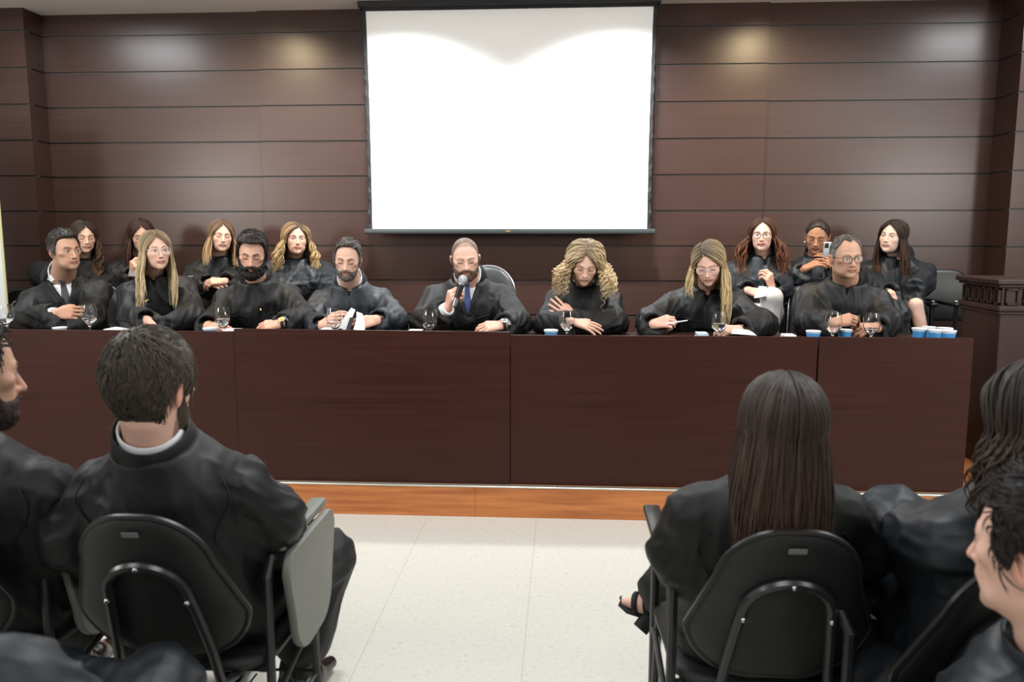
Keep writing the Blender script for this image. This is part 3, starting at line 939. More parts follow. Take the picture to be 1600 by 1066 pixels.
    def f_cap(P):
        q = hl(P); base = skull(q, f)
        zl = np.interp(az_of(q), *line)
        zl = zl + ha.get('asym', 0)*q[..., 0]
        g = sm01((q[..., 2]-zl)/ha.get('ramp', .026))
        # strands running down or forward
        cd = ha.get('strand', (60, 14, 14)); nz = vnoise(q*np.array(cd), seed+5)*.5+vnoise(q*np.array(cd)*2.3, seed+9)*.3
        up = 1+ha.get('top', 0)*sm01((q[..., 2]-.05)/.06)
        fq = 1+ha.get('quiff', 0)*sm01((-q[..., 1]-.01)/.06)*sm01((q[..., 2]-.05)/.05)
        t = g*(T*up*fq + ha.get('rough', .40)*T*up*nz)-.006*(1-g)
        return (base-t)*hs
    if ha.get('cap', True):
        v, q = surfnets(f_cap, H-.17*hs, H+.17*hs, sp.get('capvox', .0034)); v = lap(v, q, 1, .4)
        ql = hl(v); zl = np.interp(az_of(ql), *line)+ha.get('asym', 0)*ql[:, 0]
        keep = (ql[:, 2] > zl-.004)
        kq = keep[q].any(1); q = q[kq]; used = np.unique(q); mp = -np.ones(len(v), int); mp[used] = np.arange(len(used)); v = v[used]; q = mp[q]; ql = ql[used]
        cst = vnoise(ql*np.array((210, 60, 60)), 2)*.35+vnoise(ql*np.array(ha.get('strand', (60, 14, 14)))*3, 4)*.3
        rootc = np.array(ha.get('root', hc))
        w = sm01((ql[:, 2]-.06)/.05)[:, None]*ha.get('rootw', .7)
        gr = ha.get('grey')
        c = (hc*(1-w)+rootc*w)*(1+cst[:, None])
        if gr is not None:
            gm_ = sm01((.055-ql[:, 2])/.05)*(az_of(ql) < 125); c = c*(1-gm_[:, None]*.75)+np.array(gr)*gm_[:, None]*.75
        capm = (v, q, c)
    else: capm = None
    SK = lambda q: skull(q, f)
    vv, ff, cc = [], [], []
    def tubes(paths, rad, cols, ns=4, flat=.6):
        """paths (n,k,3), rad (n,k), cols (n,k,3)"""
        n, k, _ = paths.shape
        Tn = np.gradient(paths, axis=1); Tn /= np.linalg.norm(Tn, axis=2, keepdims=True)+1e-9
        out = paths-H; out = out-Tn*(out*Tn).sum(2, keepdims=True); out /= np.linalg.norm(out, axis=2, keepdims=True)+1e-9
        sd = np.cross(Tn, out)
        an = np.arange(ns)*2*math.pi/ns+math.pi/4
        P = paths[:, :, None, :]+rad[:, :, None, None]*(out[:, :, None, :]*np.sin(an)[None, None, :, None]*flat+sd[:, :, None, :]*np.cos(an)[None, None, :, None])
        o0 = sum(len(x) for x in vv)
        vv.append(P.reshape(-1, 3)); cc.append(np.repeat(cols[:, :, None, :], ns, 2).reshape(-1, 3))
        I = o0+np.arange(n*k*ns).reshape(n, k, ns)
        a, b = I[:, :-1], I[:, 1:]
        a2, b2 = np.roll(a, -1, 2), np.roll(b, -1, 2)
        ff.append(np.stack([a, a2, b2, b], -1).reshape(-1, 4))
    L = ha.get('long')
    if L:
        n = L.get('n', 150); K = 18
        side = np.where(rng.random(n) < L.get('bias', .5), -1, 1)
        az = np.radians(L.get('az0', 62)+(180-L.get('az0', 62))*rng.random(n)**L.get('azp', .9))
        px_ = L.get('part', 0.)
        azd = np.degrees(az)
        sy = np.interp(azd, [55, 100, 180], [-.074, -.01, .06])+rng.normal(0, .009, n)
        st = np.stack([px_+side*.004, sy, np.full(n, .10)], 1)
        el = -.10
        en = np.stack([side*np.sin(az), -np.cos(az), np.full(n, el)], 1)
        k1 = 9; t = np.linspace(0, 1, k1)[None, :, None]
        ds = st/np.linalg.norm(st, axis=1, keepdims=True); de = en/np.linalg.norm(en, axis=1, keepdims=True)
        om = np.arccos(np.clip((ds*de).sum(1), -1, 1))[:, None, None]
        D = (np.sin((1-t)*om)*ds[:, None, :]+np.sin(t*om)*de[:, None, :])/np.sin(om)
        R = raydist(SK, D.reshape(-1, 3)).reshape(n, k1)
        vol = L.get('vol', .014); depth = rng.random(n)
        off = .0045+.004*depth[:, None]+(vol*(.40+.60*depth))[:, None]*sm01(np.linspace(0, 1, k1)*1.8)[None, :]
        hp = hw(D*(R+off)[:, :, None])
        # fall
        k2 = K-k1; e = hp[:, -1]
        lens_ = L.get('len', .30)*(1+rng.normal(0, L.get('lenj', .08), n))*hs*np.where(side < 0, L.get('kA', 1), 1)
        hdir = e-H; hdir[:, 2] = 0; hdir /= np.linalg.norm(hdir, axis=1, keepdims=True)+1e-9
        fpush = L.get('fpush', .03); out_ = L.get('out', .02)
        isf = (azd < L.get('front_az', 100))
        s_ = np.linspace(0, 1, k2+1)[1:]
        sidev = np.sign((e-H) @ uu)[:, None]
        fall = e[:, None, :]+np.stack([np.zeros((n, k2)), np.zeros((n, k2)), -lens_[:, None]*s_[None, :]], -1)
        fall += hdir[:, None, :]*(out_*np.sin(s_*2.2))[None, :, None]*(.5+depth)[:, None, None]
        fall += (np.where(isf, 1., L.get('bpush', -.3))[:, None, None]*fr*fpush)*(s_**1.2)[None, :, None]
        taper_in = L.get('taper', 0.)
        cen = np.array([H[0], H[1], 0])
        fall[:, :, :2] -= (fall[:, :, :2]-(H+MR@V3(0, .03, 0))[:2])*(taper_in*s_)[None, :, None]
        wa, wf = L.get('wave', (.004, 2.0)); ph = rng.random(n)*6.28
        ss = np.concatenate([np.linspace(-.4, 0, k1), s_])
        path = np.concatenate([hp, fall], 1)
        env = np.clip(ss+L.get('env0', .35), 0, 1)
        if L.get('res', 1) > 1:
            rs = L['res']; kk = K*rs; old = np.linspace(0, 1, K); new = np.linspace(0, 1, kk)
            path = np.stack([[np.interp(new, old, path[i, :, c]) for c in range(3)] for i in range(n)]).transpose(0, 2, 1)
            ss = np.interp(new, old, ss); env = np.interp(new, old, env)
        wv = np.sin(ss[None, :]*wf*6.28+ph[:, None])*wa*env[None, :]
        wv2 = np.cos(ss[None, :]*wf*6.28+ph[:, None])*wa*env[None, :]*L.get('helix', .4)
        tang = np.cross(hdir, V3(0, 0, 1))
        path = path+wv[:, :, None]*tang[:, None, :]+wv2[:, :, None]*hdir[:, None, :]
        path += (rng.normal(0, .003, (n, 1, 3)))*env[None, :, None]
        # keep the locks outside the robe
        flat_ = path.reshape(-1, 3)
        kk0 = path.shape[1]
        pdir = np.repeat(np.where(isf[:, None], fr[None, :], -fr[None, :]), kk0, 0)
        for _ in range(L.get('push', 6)):
            d0 = f_robe0(flat_); m = d0 < .014
            if not m.any(): break
            flat_[m] += pdir[m]*np.clip(.016-d0[m], .002, .03)[:, None]
        path = flat_.reshape(path.shape)
        kk = path.shape[1]
        tt_ = np.linspace(0, 1, kk)
        rad = L.get('r', .0055)*(.6+.8*rng.random(n))[:, None]*(np.interp(tt_, [0, .15, .75, 1], [.6, 1, .85, .15]))[None, :]
        cr_ = np.array(ha.get('root', hc)); tip = np.array(ha.get('tip', hc))
        w1 = np.interp(tt_, ha.get('grad', [0, .25, .5, 1]), [0, .35, .7, 1])[None, :, None]
        jit = (1+rng.normal(0, ha.get('jit', .22), n))[:, None, None]
        cols = (cr_*(1-w1)+tip*w1)*np.clip(jit, .35, 1.8)
        tubes(path, rad, cols, ns=4, flat=.55)
    Sx = ha.get('short')
    if Sx:
        n = Sx.get('n', 500); K = 6
        D = rng.normal(size=(n*4, 3)); D /= np.linalg.norm(D, axis=1, keepdims=True)
        R = raydist(SK, D); Q = D*R[:, None]
        zl = np.interp(az_of(Q), *line)+ha.get('asym', 0)*Q[:, 0]
        ok = (Q[:, 2] > zl+.002) & ~((np.abs(Q[:, 0]) > .055) & (Q[:, 1] > -.016) & (Q[:, 1] < .036) & (Q[:, 2] < .030)); Q = Q[ok][:n]; D = D[ok][:n]; n = len(Q)
        cdir = np.array(Sx.get('dir', (0, -1, .2)))
        cw = np.array(Sx.get('whorl', (0, .06, .11)))
        comb = np.where(((Q[:, 2] > .06) & (Q[:, 1] < .03))[:, None], cdir[None, :], (Q-cw)*np.array((1, 1, 1.)))
        comb = np.where((Q[:, 2] < .06)[:, None], np.array((0, Sx.get('side', .3), -1.))[None, :]*np.ones((n, 1)), comb)
        comb = comb/(np.linalg.norm(comb, axis=1, keepdims=True)+1e-9)+rng.normal(0, Sx.get('mess', .25), (n, 3))
        Ln = Sx.get('len', .028)*(.6+.8*rng.random(n))
        P0 = Q+D*T*.45; pts = [P0]; p = P0.copy()
        lift = T*Sx.get('lift', 1.5)*(1+ha.get('top', 0)*sm01((Q[:, 2]-.05)/.06))*(1+ha.get('quiff', 0)*sm01((-Q[:, 1]-.01)/.06)*sm01((Q[:, 2]-.05)/.05))
        for j in range(1, K):
            p = p+comb*(Ln/K)[:, None]
            dd = p/np.linalg.norm(p, axis=1, keepdims=True); rr_ = raydist(SK, dd)
            target = rr_+lift*(.55+.45*math.sin(j/K*2.6))
            p = dd*target[:, None]; pts.append(p)
        path = hw(np.stack(pts, 1))
        rad = Sx.get('r', .0022)*(.6+.8*rng.random(n))[:, None]*np.array([.9, 1, 1, .8, .55, .1])[None, :]*hs
        jit = (1+rng.normal(0, .3, n))[:, None, None]
        cols = np.ones((n, K, 3))*hc*np.clip(jit, .3, 2.2)
        gr = ha.get('grey')
        if gr is not None:
            g_ = (rng.random(n) < np.where((Q[:, 2] < .05) & (az_of(Q) < 125), .75, ha.get('greytop', .15)))
            cols[g_] = np.array(gr)
        tubes(path, rad, cols, ns=4, flat=.6)
    if ha.get('bun'):
        pass
    if capm is not None:
        k0 = sum(len(x) for x in vv); vv.append(capm[0]); ff.append(capm[1]+k0); cc.append(capm[2])
    part('hair', np.concatenate(vv), np.concatenate(ff), M['hair'], np.concatenate(cc))
    # ---- beard
    if sp.get('beard3d'):
        bt, bc = sp['beard3d']
        def f_b(P):
            q = hl(P); m = beard_mask(q); d = head_sdf(q, f)
            lipz = (np.abs(q[..., 2]+.0655) < .007) & (np.abs(q[..., 0]) < .019)
            m = m*np.where(lipz, 0, 1)
            low = 1+1.0*sm01((-q[..., 2]-.075)/.03)
            t = bt*low*m*(1+.35*vnoise(q*np.array((260, 260, 90)), 3))-.0035*(1-m)
            return (d-t)*hs
        v, q = surfnets(f_b, hw((0, -.03, -.06))-.12, hw((0, -.03, -.06))+.12, .0028)
        ql = hl(v); keep = beard_mask(ql) > .12
        kq = keep[q].all(1); q = q[kq]
        if len(q):
            used = np.unique(q); mp = -np.ones(len(v), int); mp[used] = np.arange(len(used)); v = v[used]; q = mp[q]
            c = np.tile(np.array(bc), (len(v), 1))*(1+.5*vnoise(v*400, 8)[:, None])
            part('beard', v, q, M['beard'], c)
    sp['_o'] = o; sp['_root'] = root; sp['_hw'] = hw; sp['_front'] = front; sp['_knees'] = knees; sp['_feet'] = feet; sp['_hips'] = hips
    # ---- trousers and shoes
    if sp.get('legs_on', True):
        tm = M[sp.get('trouser', 'trouser')]
        def f_t(P):
            d = None
            for i in (0, 1):
                lr = sp.get('legr', 1.0); e = smin(d_cap(P, hips[i], knees[i], .083*lr, .062*lr), d_cap(P, knees[i], feet[i]+(knees[i]-feet[i])*sp.get('hem', .08), .060*lr, .050*lr), .02)
                d = e if d is None else smin(d, e, .01)
            return d + .004*vnoise(P*14, 3)
        al = np.array(list(hips)+list(knees)+list(feet))
        v, q = surfnets(f_t, al.min(0)-.12, al.max(0)+.12, .010); v = lap(v, q, 1)
        part('trousers', v, q, tm)
        if sp.get('shoes', True):
            hd = V3(math.sin(psi), -math.cos(psi), 0)
            for i in (0, 1):
                toe = sp.get('toes', [hd, hd])[i]; toe = nrm(toe)
                a = feet[i]; zb = a[2]-.055
                def f_s(P, a=a, toe=toe):
                    bk = a-toe*.035+V3(0, 0, -.035); md = a+toe*.09+V3(0, 0, -.050); tp = a+toe*.20+V3(0, 0, -.062)
                    d = smin(d_cap(P, bk, md, .040, .038), d_cap(P, md, tp, .038, .022), .02)
                    d = smin(d, d_cap(P, a+V3(0, 0, .02), a+V3(0, 0, -.04), .042, .045), .02)
                    return np.maximum(d, (a[2]-.086)-P[..., 2])
                v, q = surfnets(f_s, a-.14+toe*.08, a+.14+toe*.1, .006); v = lap(v, q, 1)
                part('shoe', v, q, M['shoe'])
    return o

# ------------------------------------------------------------------ the room
def box_struct(name, a, b, m):
    o = MB().box(a, b).build(name, m, sm=0); o['kind'] = 'structure'; return o
fl_ = MB().box((-5.2, -3.5, -.05), (5.2, YW+.2, 0)).build('floor', M['floor'], sm=0); fl_['kind'] = 'structure'
box_struct('ceiling', (-5.2, -3.5, CEIL), (5.2, YW+.2, CEIL+.05), M['ceiling'])
box_struct('wall_left', (-5.2, -3.5, 0), (-5.1, YW+.2, CEIL), M['plaster'])
box_struct('wall_right', (5.1, -3.5, 0), (5.2, YW+.2, CEIL), M['plaster'])
box_struct('wall_front', (-5.2, -3.6, 0), (5.2, -3.5, CEIL), M['plaster'])
# panelled back wall: horizontal boards with dark metal grooves between
GZ = [.350, .594, .839, 1.083, 1.328, 1.572, 1.818, 2.062, 2.308, 2.553, 2.800]
def boards(name, x0, x1, y, axis='x', back=.05, extra=None):
    """boards between the grooves; front face at y (axis x) or at x (axis y, from y=x0 to y=x1)"""
    b = MB(); g = .0055
    ed = [0.0]+GZ+[CEIL]
    for k in range(len(ed)-1):
        z0 = ed[k]+(g if k else 0); z1 = ed[k+1]-(g if k < len(ed)-2 else 0)
        b.box((x0, y, z0), (x1, y+back, z1)) if axis == 'x' else b.box((min(y, y+back), x0, z0), (max(y, y+back), x1, z1))
    for z in GZ:
        b.cur = 1
        b.box((x0, y+.012, z-g), (x1, y+back-.004, z+g)) if axis == 'x' else b.box((min(y+math.copysign(.012, back), y+back), x0, z-g), (max(y+math.copysign(.012, back), y+back), x1, z+g))
        b.cur = 0
    me = bpy.data.meshes.new(name); me.from_pydata(b.v, [], b.f)
    me.polygons.foreach_set('material_index', b.mi)
    o = link(name, me, [M['wall'], M['groove']]); o['kind'] = 'structure'; return o
XL = PX(75, 113, YW)[0]; XR = PX(1570, 99, YW)[0]
YB = YW-.022
xa, xb = PX(408, 200, YB)[0], PX(1196, 200, YB)[0]
boards('wall_back', XL-.05, xa, YW)
boards('wall_back_middle', xa, xb, YB, back=.07)
boards('wall_back_right', xb, XR+.05, YW)
# side pilasters that stand forward of the wall
YPL = 5.60
xpl = PX(42, 109, YPL)[0]
boards('wall_pillar_left', -5.1, xpl, YPL, back=.06)
boards('wall_return_left', YPL+.06, YW+.05, xpl, axis='y', back=-.06)
YPR = 5.52
xpr = PX(1596, 92, YPR)[0]
boards('wall_pillar_right', xpr, 5.1, YPR, back=.06)
boards('wall_return_right', YPR+.06, YW+.05, xpr, axis='y', back=.06)
# stage
YS = 3.927; YD = 3.969
stg = MB().box((-5.1, YS+.012, 0), (5.1, YW+.05, STZ)).build('floor_stage', M['platform'], sm=0); stg['kind'] = 'structure'
stp = MB().box((-3.4, 5.12, STZ), (2.9, YW, STZ+.18)).build('floor_step', M['platform'], sm=0); stp['kind'] = 'structure'
b = MB()
xs_ = [-5.1, -2.9, -.43, 2.0, 5.1]
for i in range(4): b.rbox((xs_[i]+.0004, YS, 0), (xs_[i+1]-.0004, YS+.012, STZ-.006), .001, 1)
t = b.build('trim_1', M['riser'], sm=0); t['kind'] = 'structure'
t = MB().rbox((-5.1, YS-.003, STZ-.007), (5.1, YS+.030, STZ+.002), .0015, 1).build('trim_2', M['alu'], sm=0); t['kind'] = 'structure'
# glue crumbs line along the foot of the bench
# ceiling lights
def ceiling_light(x, y, sx, sy, warm=False, label='', cat='ceiling light', group=None):
    e = empty('ceiling_light', (x, y, CEIL), 0, label, cat, group)
    b = MB(); w = .03
    b.box((-sx/2-w, -sy/2-w, -.012), (sx/2+w, -sy/2, 0)).box((-sx/2-w, sy/2, -.012), (sx/2+w, sy/2+w, 0)).box((-sx/2-w, -sy/2, -.012), (-sx/2, sy/2, 0)).box((sx/2, -sy/2, -.012), (sx/2+w, sy/2, 0))
    b.build('frame', M['ceiling'], e, sm=0)
    MB().box((-sx/2, -sy/2, -.006), (sx/2, sy/2, -.001)).build('diffuser', M['lampwarm'] if warm else M['lamp'], e, sm=0)
for i, (x, y, sx, sy, pw) in enumerate(TROFFERS):
    where = ['above the left end of the stage', 'above the right end of the stage', 'over the left side of the audience, near the stage', 'over the middle of the audience', 'over the right side of the audience, near the stage', 'over the back left of the room', 'over the back middle of the room', 'over the back right of the room'][i]
    ceiling_light(x, y, sx, sy, False, 'white rectangular ceiling light '+where, group='rectangular ceiling lights')
def downlight(x, y, warm, label):
    e = empty('downlight', (x, y, CEIL), 0, label, 'downlight', 'downlights in front of the panelled wall')
    MB().lathe([(.065, -.001), (.085, -.001), (.085, -.008), (.068, -.010), (.065, -.004)], n=24).build('ring', M['ceiling'], e)
    MB().lathe([(.0, -.002), (.064, -.002), (.064, -.004), (.0, -.004)], n=24).build('bulb', M['lampwarm'] if warm else M['lamp'], e)
for (x, y), w, s in zip(WARMS+COOLS, (1, 1, 0, 0), ('warm ceiling downlight left of the projection screen', 'warm ceiling downlight right of the projection screen', 'cool ceiling downlight aimed at the left half of the screen', 'cool ceiling downlight aimed at the right half of the screen')):
    downlight(x, y, w, s)

# ------------------------------------------------------------------ projection screen
YSC = 5.62
x0 = PX(573, 200, YSC)[0]; x1 = PX(1020, 200, YSC)[0]
zt = PX(797, 17, YSC)[2]; zb = PX(797, 363, YSC)[2]
e = empty('projection_screen', ((x0+x1)/2, YSC, zb), 0, 'wide white pull-down projection screen with black edges on the panelled wall', 'projection screen')
cx = (x0+x1)/2; hw_ = (x1-x0)/2
b = MB(); n = 40
def bow(z): # the side edges draw in slightly towards the bottom third
    s = (z-zb)/(zt-zb); return -.006*math.sin(math.pi*s)-.012*(1-s)
vs = []; fs = []
for i in range(n+1):
    z = (zt-zb)*i/n
    for sx in (-1, 1):
        x = sx*(hw_-.012+bow(zb+z)); vs += [(x, -.002, z+.02), (x, .002, z+.02)]
for i in range(n):
    a = i*4; c = a+4
    fs += [(a, a+2, c+2, c), (a+1, c+1, c+3, a+3), (a, c, c+1, a+1), (a+2, a+3, c+3, c+2)]
b.add(vs, fs); b.build('fabric', M['screen'], e, sm=0)
for sx in (-1, 1):
    b = MB(); vs = []; fs = []
    for i in range(n+1):
        z = (zt-zb)*i/n+.02
        tabs = .010*abs(math.sin(i*math.pi/2.0*.9))+.004*math.sin(i*2.3)
        xi = sx*(hw_-.012+bow(zb+z)); xo = xi+sx*(.016+tabs)
        wob = .006*math.sin(i*1.7) if i < 14 else .002*math.sin(i*1.7)
        vs += [(xi, -.004, z), (xo, -.004+wob, z), (xo, 0+wob, z), (xi, .004, z)]
    for i in range(n):
        for j in range(4): fs.append((i*4+j, i*4+(j+1) % 4, (i+1)*4+(j+1) % 4, (i+1)*4+j))
    b.add(vs, fs)
    b.tube([(sx*(hw_+.018), 0, .0+(zt-zb)*i/n) for i in range(n+1)], .0018, n=5)
    b.build('side_border', M['blackcloth'], e, sm=0)
b = MB(); b.rbox((-hw_-.03, -.022, -.012), (hw_+.03, .022, .024), .008, 2)
bb = b.build('bottom_bar', M['darkmetal'], e)
MB().rbox((-.016, -.0245, .000), (.016, -.021, .010), .001, 1).build('badge', M['gold'], bb, sm=0)
MB().rbox((-hw_-.01, -.012, zt-zb+.012), (hw_+.01, .012, zt-zb+.034), .003, 1).build('top_border', M['blackcloth'], e, sm=0)
ztc = min(CEIL-zb-.001, 2)
MB().rbox((-hw_-.035, -.045, zt-zb+.030), (hw_+.035, .055, CEIL-zb-.001), .004, 1).build('casing', M['blackcloth'], e, sm=0)

# ------------------------------------------------------------------ the long bench: four units side by side
WT = .872
LIP = .924
def bench(px0, px1, ztl, ztr, label, name='bench_desk', dy=0.):
    xa = PX(px0, 600, YD)[0] if px0 > -900 else px0
    xa = px0 if abs(px0) < 10 else PX(px0, 640, YD)[0]
    xb = px1 if abs(px1) < 10 else PX(px1, 640, YD)[0]
    e = empty(name, ((xa+xb)/2, YD, STZ), 0, label, 'desk', 'desk units of the long bench')
    hw_ = (xb-xa)/2; g = .0018
    # front board, its top edge as in the photo
    vs = []
    for y in (0, .025):
        vs += [(-hw_+g, dy+y, .002), (hw_-g, dy+y, .002), (hw_-g, dy+y, ztr-STZ), (-hw_+g, dy+y, ztl-STZ)]
    MB().add(vs, [(0, 1, 2, 3), (7, 6, 5, 4), (0, 4, 5, 1), (1, 5, 6, 2), (2, 6, 7, 3), (3, 7, 4, 0)]).build('front_panel', M['desk'], e, sm=0)
    MB().rbox((-hw_+g, .026+dy, WT-STZ-.025), (hw_-g, .56, WT-STZ), .002, 1).build('worktop', M['desk'], e, sm=0)
    for s in (-1, 1):
        x = s*(hw_-.014); MB().box((x-.0125, .026+dy, .002), (x+.0125, .14, WT-STZ-.026)).build('side_panel', M['desk'], e, sm=0)
    return e
bench(-3.4, 371, .929, .9255, 'left dark wood desk unit of the bench, behind the short-haired man')
bench(371, 797, .9405, .9355, 'central dark wood desk unit, slightly raised above its neighbours', dy=-.006)
bench(797, 1273, .9195, .9210, 'dark wood desk unit right of the central one, under the curly-haired woman')
bench(1274.5, 1514, .9215, .9210, 'short dark wood desk unit at the right end, bearing the water cups')

# ------------------------------------------------------------------ pulpit at the right
px0, py0, py1 = PX(1490, 430, 4.87)[0], 4.38, 4.85
pz = 1.178
pu = empty('pulpit', (2.26+.45, (py0+py1)/2, STZ), 0, 'tall dark wood pulpit with a band of square recesses under its top', 'pulpit')
bw, bd_ = .45, (py1-py0)/2
top = pz-STZ
xx0 = -.45
b = MB(); b.rbox((-.41, -bd_+.03, 0), (.41, bd_-.03, top-.03), .003, 1); b.build('body', M['pulpit'], pu, sm=0)
MB().rbox((-.45, -bd_-.0, top-.026), (.45, bd_, top), .006, 2).build('top_board', M['pulpit'], pu, sm=0)
MB().rbox((-.435, -bd_+.012, top-.042), (.435, bd_-.012, top-.026), .004, 1).build('upper_molding', M['pulpit'], pu, sm=0)
b = MB()
b.rbox((-.432, -bd_+.012, top-.168), (.432, bd_-.012, top-.138), .008, 2)
b.rbox((-.424, -bd_+.020, top-.185), (.424, bd_-.020, top-.168), .004, 1)
b.build('lower_molding', M['pulpit'], pu, sm=0)
b = MB(); z0, z1 = top-.132, top-.048
def frame_x(yc, w):   # square frame on the side face (normal -x)
    x = -.413
    b.rbox((x-.010, yc-w/2, z1-.010), (x+.004, yc+w/2, z1), .001, 1); b.rbox((x-.010, yc-w/2, z0), (x+.004, yc+w/2, z0+.010), .001, 1)
    b.rbox((x-.010, yc-w/2, z0), (x+.004, yc-w/2+.009, z1), .001, 1); b.rbox((x-.010, yc+w/2-.009, z0), (x+.004, yc+w/2, z1), .001, 1)
def frame_y(xc, w):
    y = -bd_+.027
    b.rbox((xc-w/2, y-.010, z1-.010), (xc+w/2, y+.004, z1), .001, 1); b.rbox((xc-w/2, y-.010, z0), (xc+w/2, y+.004, z0+.010), .001, 1)
    b.rbox((xc-w/2, y-.010, z0), (xc-w/2+.009, y+.004, z1), .001, 1); b.rbox((xc+w/2-.009, y-.010, z0), (xc+w/2, y+.004, z1), .001, 1)
for k in range(6): frame_x(-bd_+.065+k*.068, .054)
for k in range(9): frame_y(-.36+k*.09, .066)
b.build('recess_band', M['pulpit'], pu, sm=0)
MB().rbox((-.425, -bd_+.015, 0), (.425, bd_-.015, .09), .004, 1).build('plinth', M['pulpit'], pu, sm=0)

# white banner at the far left
xbn = PX(8, 430, 4.95)[0]
e = empty('banner', (xbn-.42, 4.95, STZ), 0, 'tall plain white banner with a pale yellow edge, cut off by the left frame edge', 'banner')
MB().rbox((-.42, -.004, .03), (.412, .004, 2.0), .001, 1).build('sheet', M['banner'], e, sm=0)
MB().rbox((.411, -.0045, .03), (.424, .0045, 2.0), .001, 1).build('edge', M['banneredge'], e, sm=0)
MB().rbox((-.43, -.06, 0), (.43, .06, .035), .008, 2).build('base', M['darkmetal'], e)

# ------------------------------------------------------------------ chairs
def rrect(w0, w1, h, r0, r1, n=8):
    """outline of a back: bottom width w0, top width w1, height h, corner radii"""
    pts = []
    for cx, cz, r, a0 in ((w0/2-r0, r0, r0, -90), (w1/2-r1, h-r1, r1, 0), (-w1/2+r1, h-r1, r1, 90), (-w0/2+r0, r0, r0, 180)):
        for i in range(n+1):
            a = math.radians(a0+90*i/n); pts.append((cx+r*math.cos(a), cz+r*math.sin(a)))
    return pts
def curved_pad(outline, th, bend, lean, mf0=None, inset=.06, rings=5):
    """cushion from an outline in (x, z): bulging both ways, bent round the sitter, leaning back"""
    n = len(outline); c = np.mean(np.array(outline), axis=0); vs = []; fs = []
    def P(p, y): x, z = p; return (x, y+bend*x*x - lean*z, z)
    prof = [(0.0, 1.0), (.55, .97), (.82, .85), (.94, .6), (1.0, .22)]
    lv = []
    for k, t in prof: lv.append((k, t*th/2))
    lv2 = [(k, -t) for k, t in reversed(lv)]
    allv = lv+lv2
    for k, t in allv:
        for p in outline: vs.append(P(c+(np.array(p)-c)*max(k, .001), t))
    for L in range(len(allv)-1):
        for j in range(n): fs.append((L*n+j, L*n+(j+1) % n, (L+1)*n+(j+1) % n, (L+1)*n+j))
    return vs, fs
def exec_chair(label, rim='chrome'):
    e = empty('office_chair', (0, 0, 0), 0, label, 'chair', 'office chairs behind the bench')
    ol = rrect(.40, .36, .56, .07, .17)
    v, f = curved_pad(ol, .085, -.9, -.14)
    b = MB(); b.add([(x, y+.24, z+.42) for x, y, z in v], f); bk = b.build('backrest', M['leather'], e, sm=60)
    pts = [(x, .24-.9*x*x+.14*z+.012, z+.42) for x, z in ol]
    MB().tube(pts, .005, n=8, closed=True).build('rim', M[rim], bk)
    ol = rrect(.44, .46, .44, .08, .08); v, f = curved_pad(ol, .09, 0, 0)
    MB().add([(x, z-.22, .375+y) for x, y, z in v], f).build('seat', M['leather'], e, sm=60)
    for s in (-1, 1):
        a = MB(); a.tube([(s*.20, .10, .35), (s*.27, .10, .40), (s*.275, .10, .60), (s*.275, .02, .635)], .012, n=8)
        ar = a.build('armrest', M['plastic'], e)
        MB().rbox((s*.275-.025, -.10, .635), (s*.275+.025, .14, .662), .012, 3).build('pad', M['plastic'], ar)
    MB().tube([(0, 0, .06), (0, 0, .34)], .028, n=14).build('column', M['chrome'], e)
    for k in range(5):
        a = 2*math.pi*k/5+.3; c, s = math.cos(a), math.sin(a)
        l = MB(); l.tube([(0, 0, .09), (c*.15, s*.15, .085), (c*.26, s*.26, .065)], [.022, .018, .013], n=8); lg = l.build('leg', M['plastic'], e)
        MB().tube([(c*.26-s*.02, s*.26+c*.02, .027), (c*.26+s*.02, s*.26-c*.02, .027)], .026, n=12).build('caster', M['plastic'], lg)
    bk2 = MB(); bk2.tube([(0, 0, .325), (0, .2, .325), (0, .30, .46), (0, .31, .62)], [.02, .02, .018, .018], n=8, flat=((0, 1, 0), .5)); bk2.build('back_bracket', M['plastic'], e)
    return e
def stage_chair(label):
    e = empty('armchair', (0, 0, 0), 0, label, 'chair', 'chairs along the panelled wall')
    ol = rrect(.42, .34, .34, .06, .13); v, f = curved_pad(ol, .05, -.5, -.16)
    MB().add([(x, y+.22, z+.50) for x, y, z in v], f).build('backrest', M['leather'], e, sm=60)
    ol = rrect(.44, .44, .42, .06, .06); v, f = curved_pad(ol, .06, 0, 0)
    MB().add([(x, z-.20, .375+y) for x, y, z in v], f).build('seat', M['leather'], e, sm=60)
    for s in (-1, 1):
        b = MB(); x = s*.265
        b.tube([(x, -.19, 0), (x, -.19, .62), (x, -.185, .64)], .0135, n=10)
        b.tube([(x, .20, 0), (x, .20, .62)], .0135, n=10)
        b.tube([(x, -.19, .33), (x, .20, .33)], .009, n=8)
        fr_ = b.build('side_frame', M['steel'], e)
        MB().rbox((x-.024, -.23, .63), (x+.024, .22, .655), .011, 3).build('armrest', M['plastic'], fr_)
        MB().ball((x, -.19, .662), (.016, .016, .008)).build('cap', M['chrome'], fr_)
    b = MB(); b.tube([(-.265, .2, .335), (.265, .2, .335)], .010, n=8); b.tube([(-.265, -.1, .335), (.265, -.1, .335)], .010, n=8)
    for s in (-1, 1): b.tube([(s*.15, .2, .38), (s*.15, .24, .45), (s*.15, .26, .62)], .009, n=8)
    b.build('cross_tube', M['steel'], e)
    return e
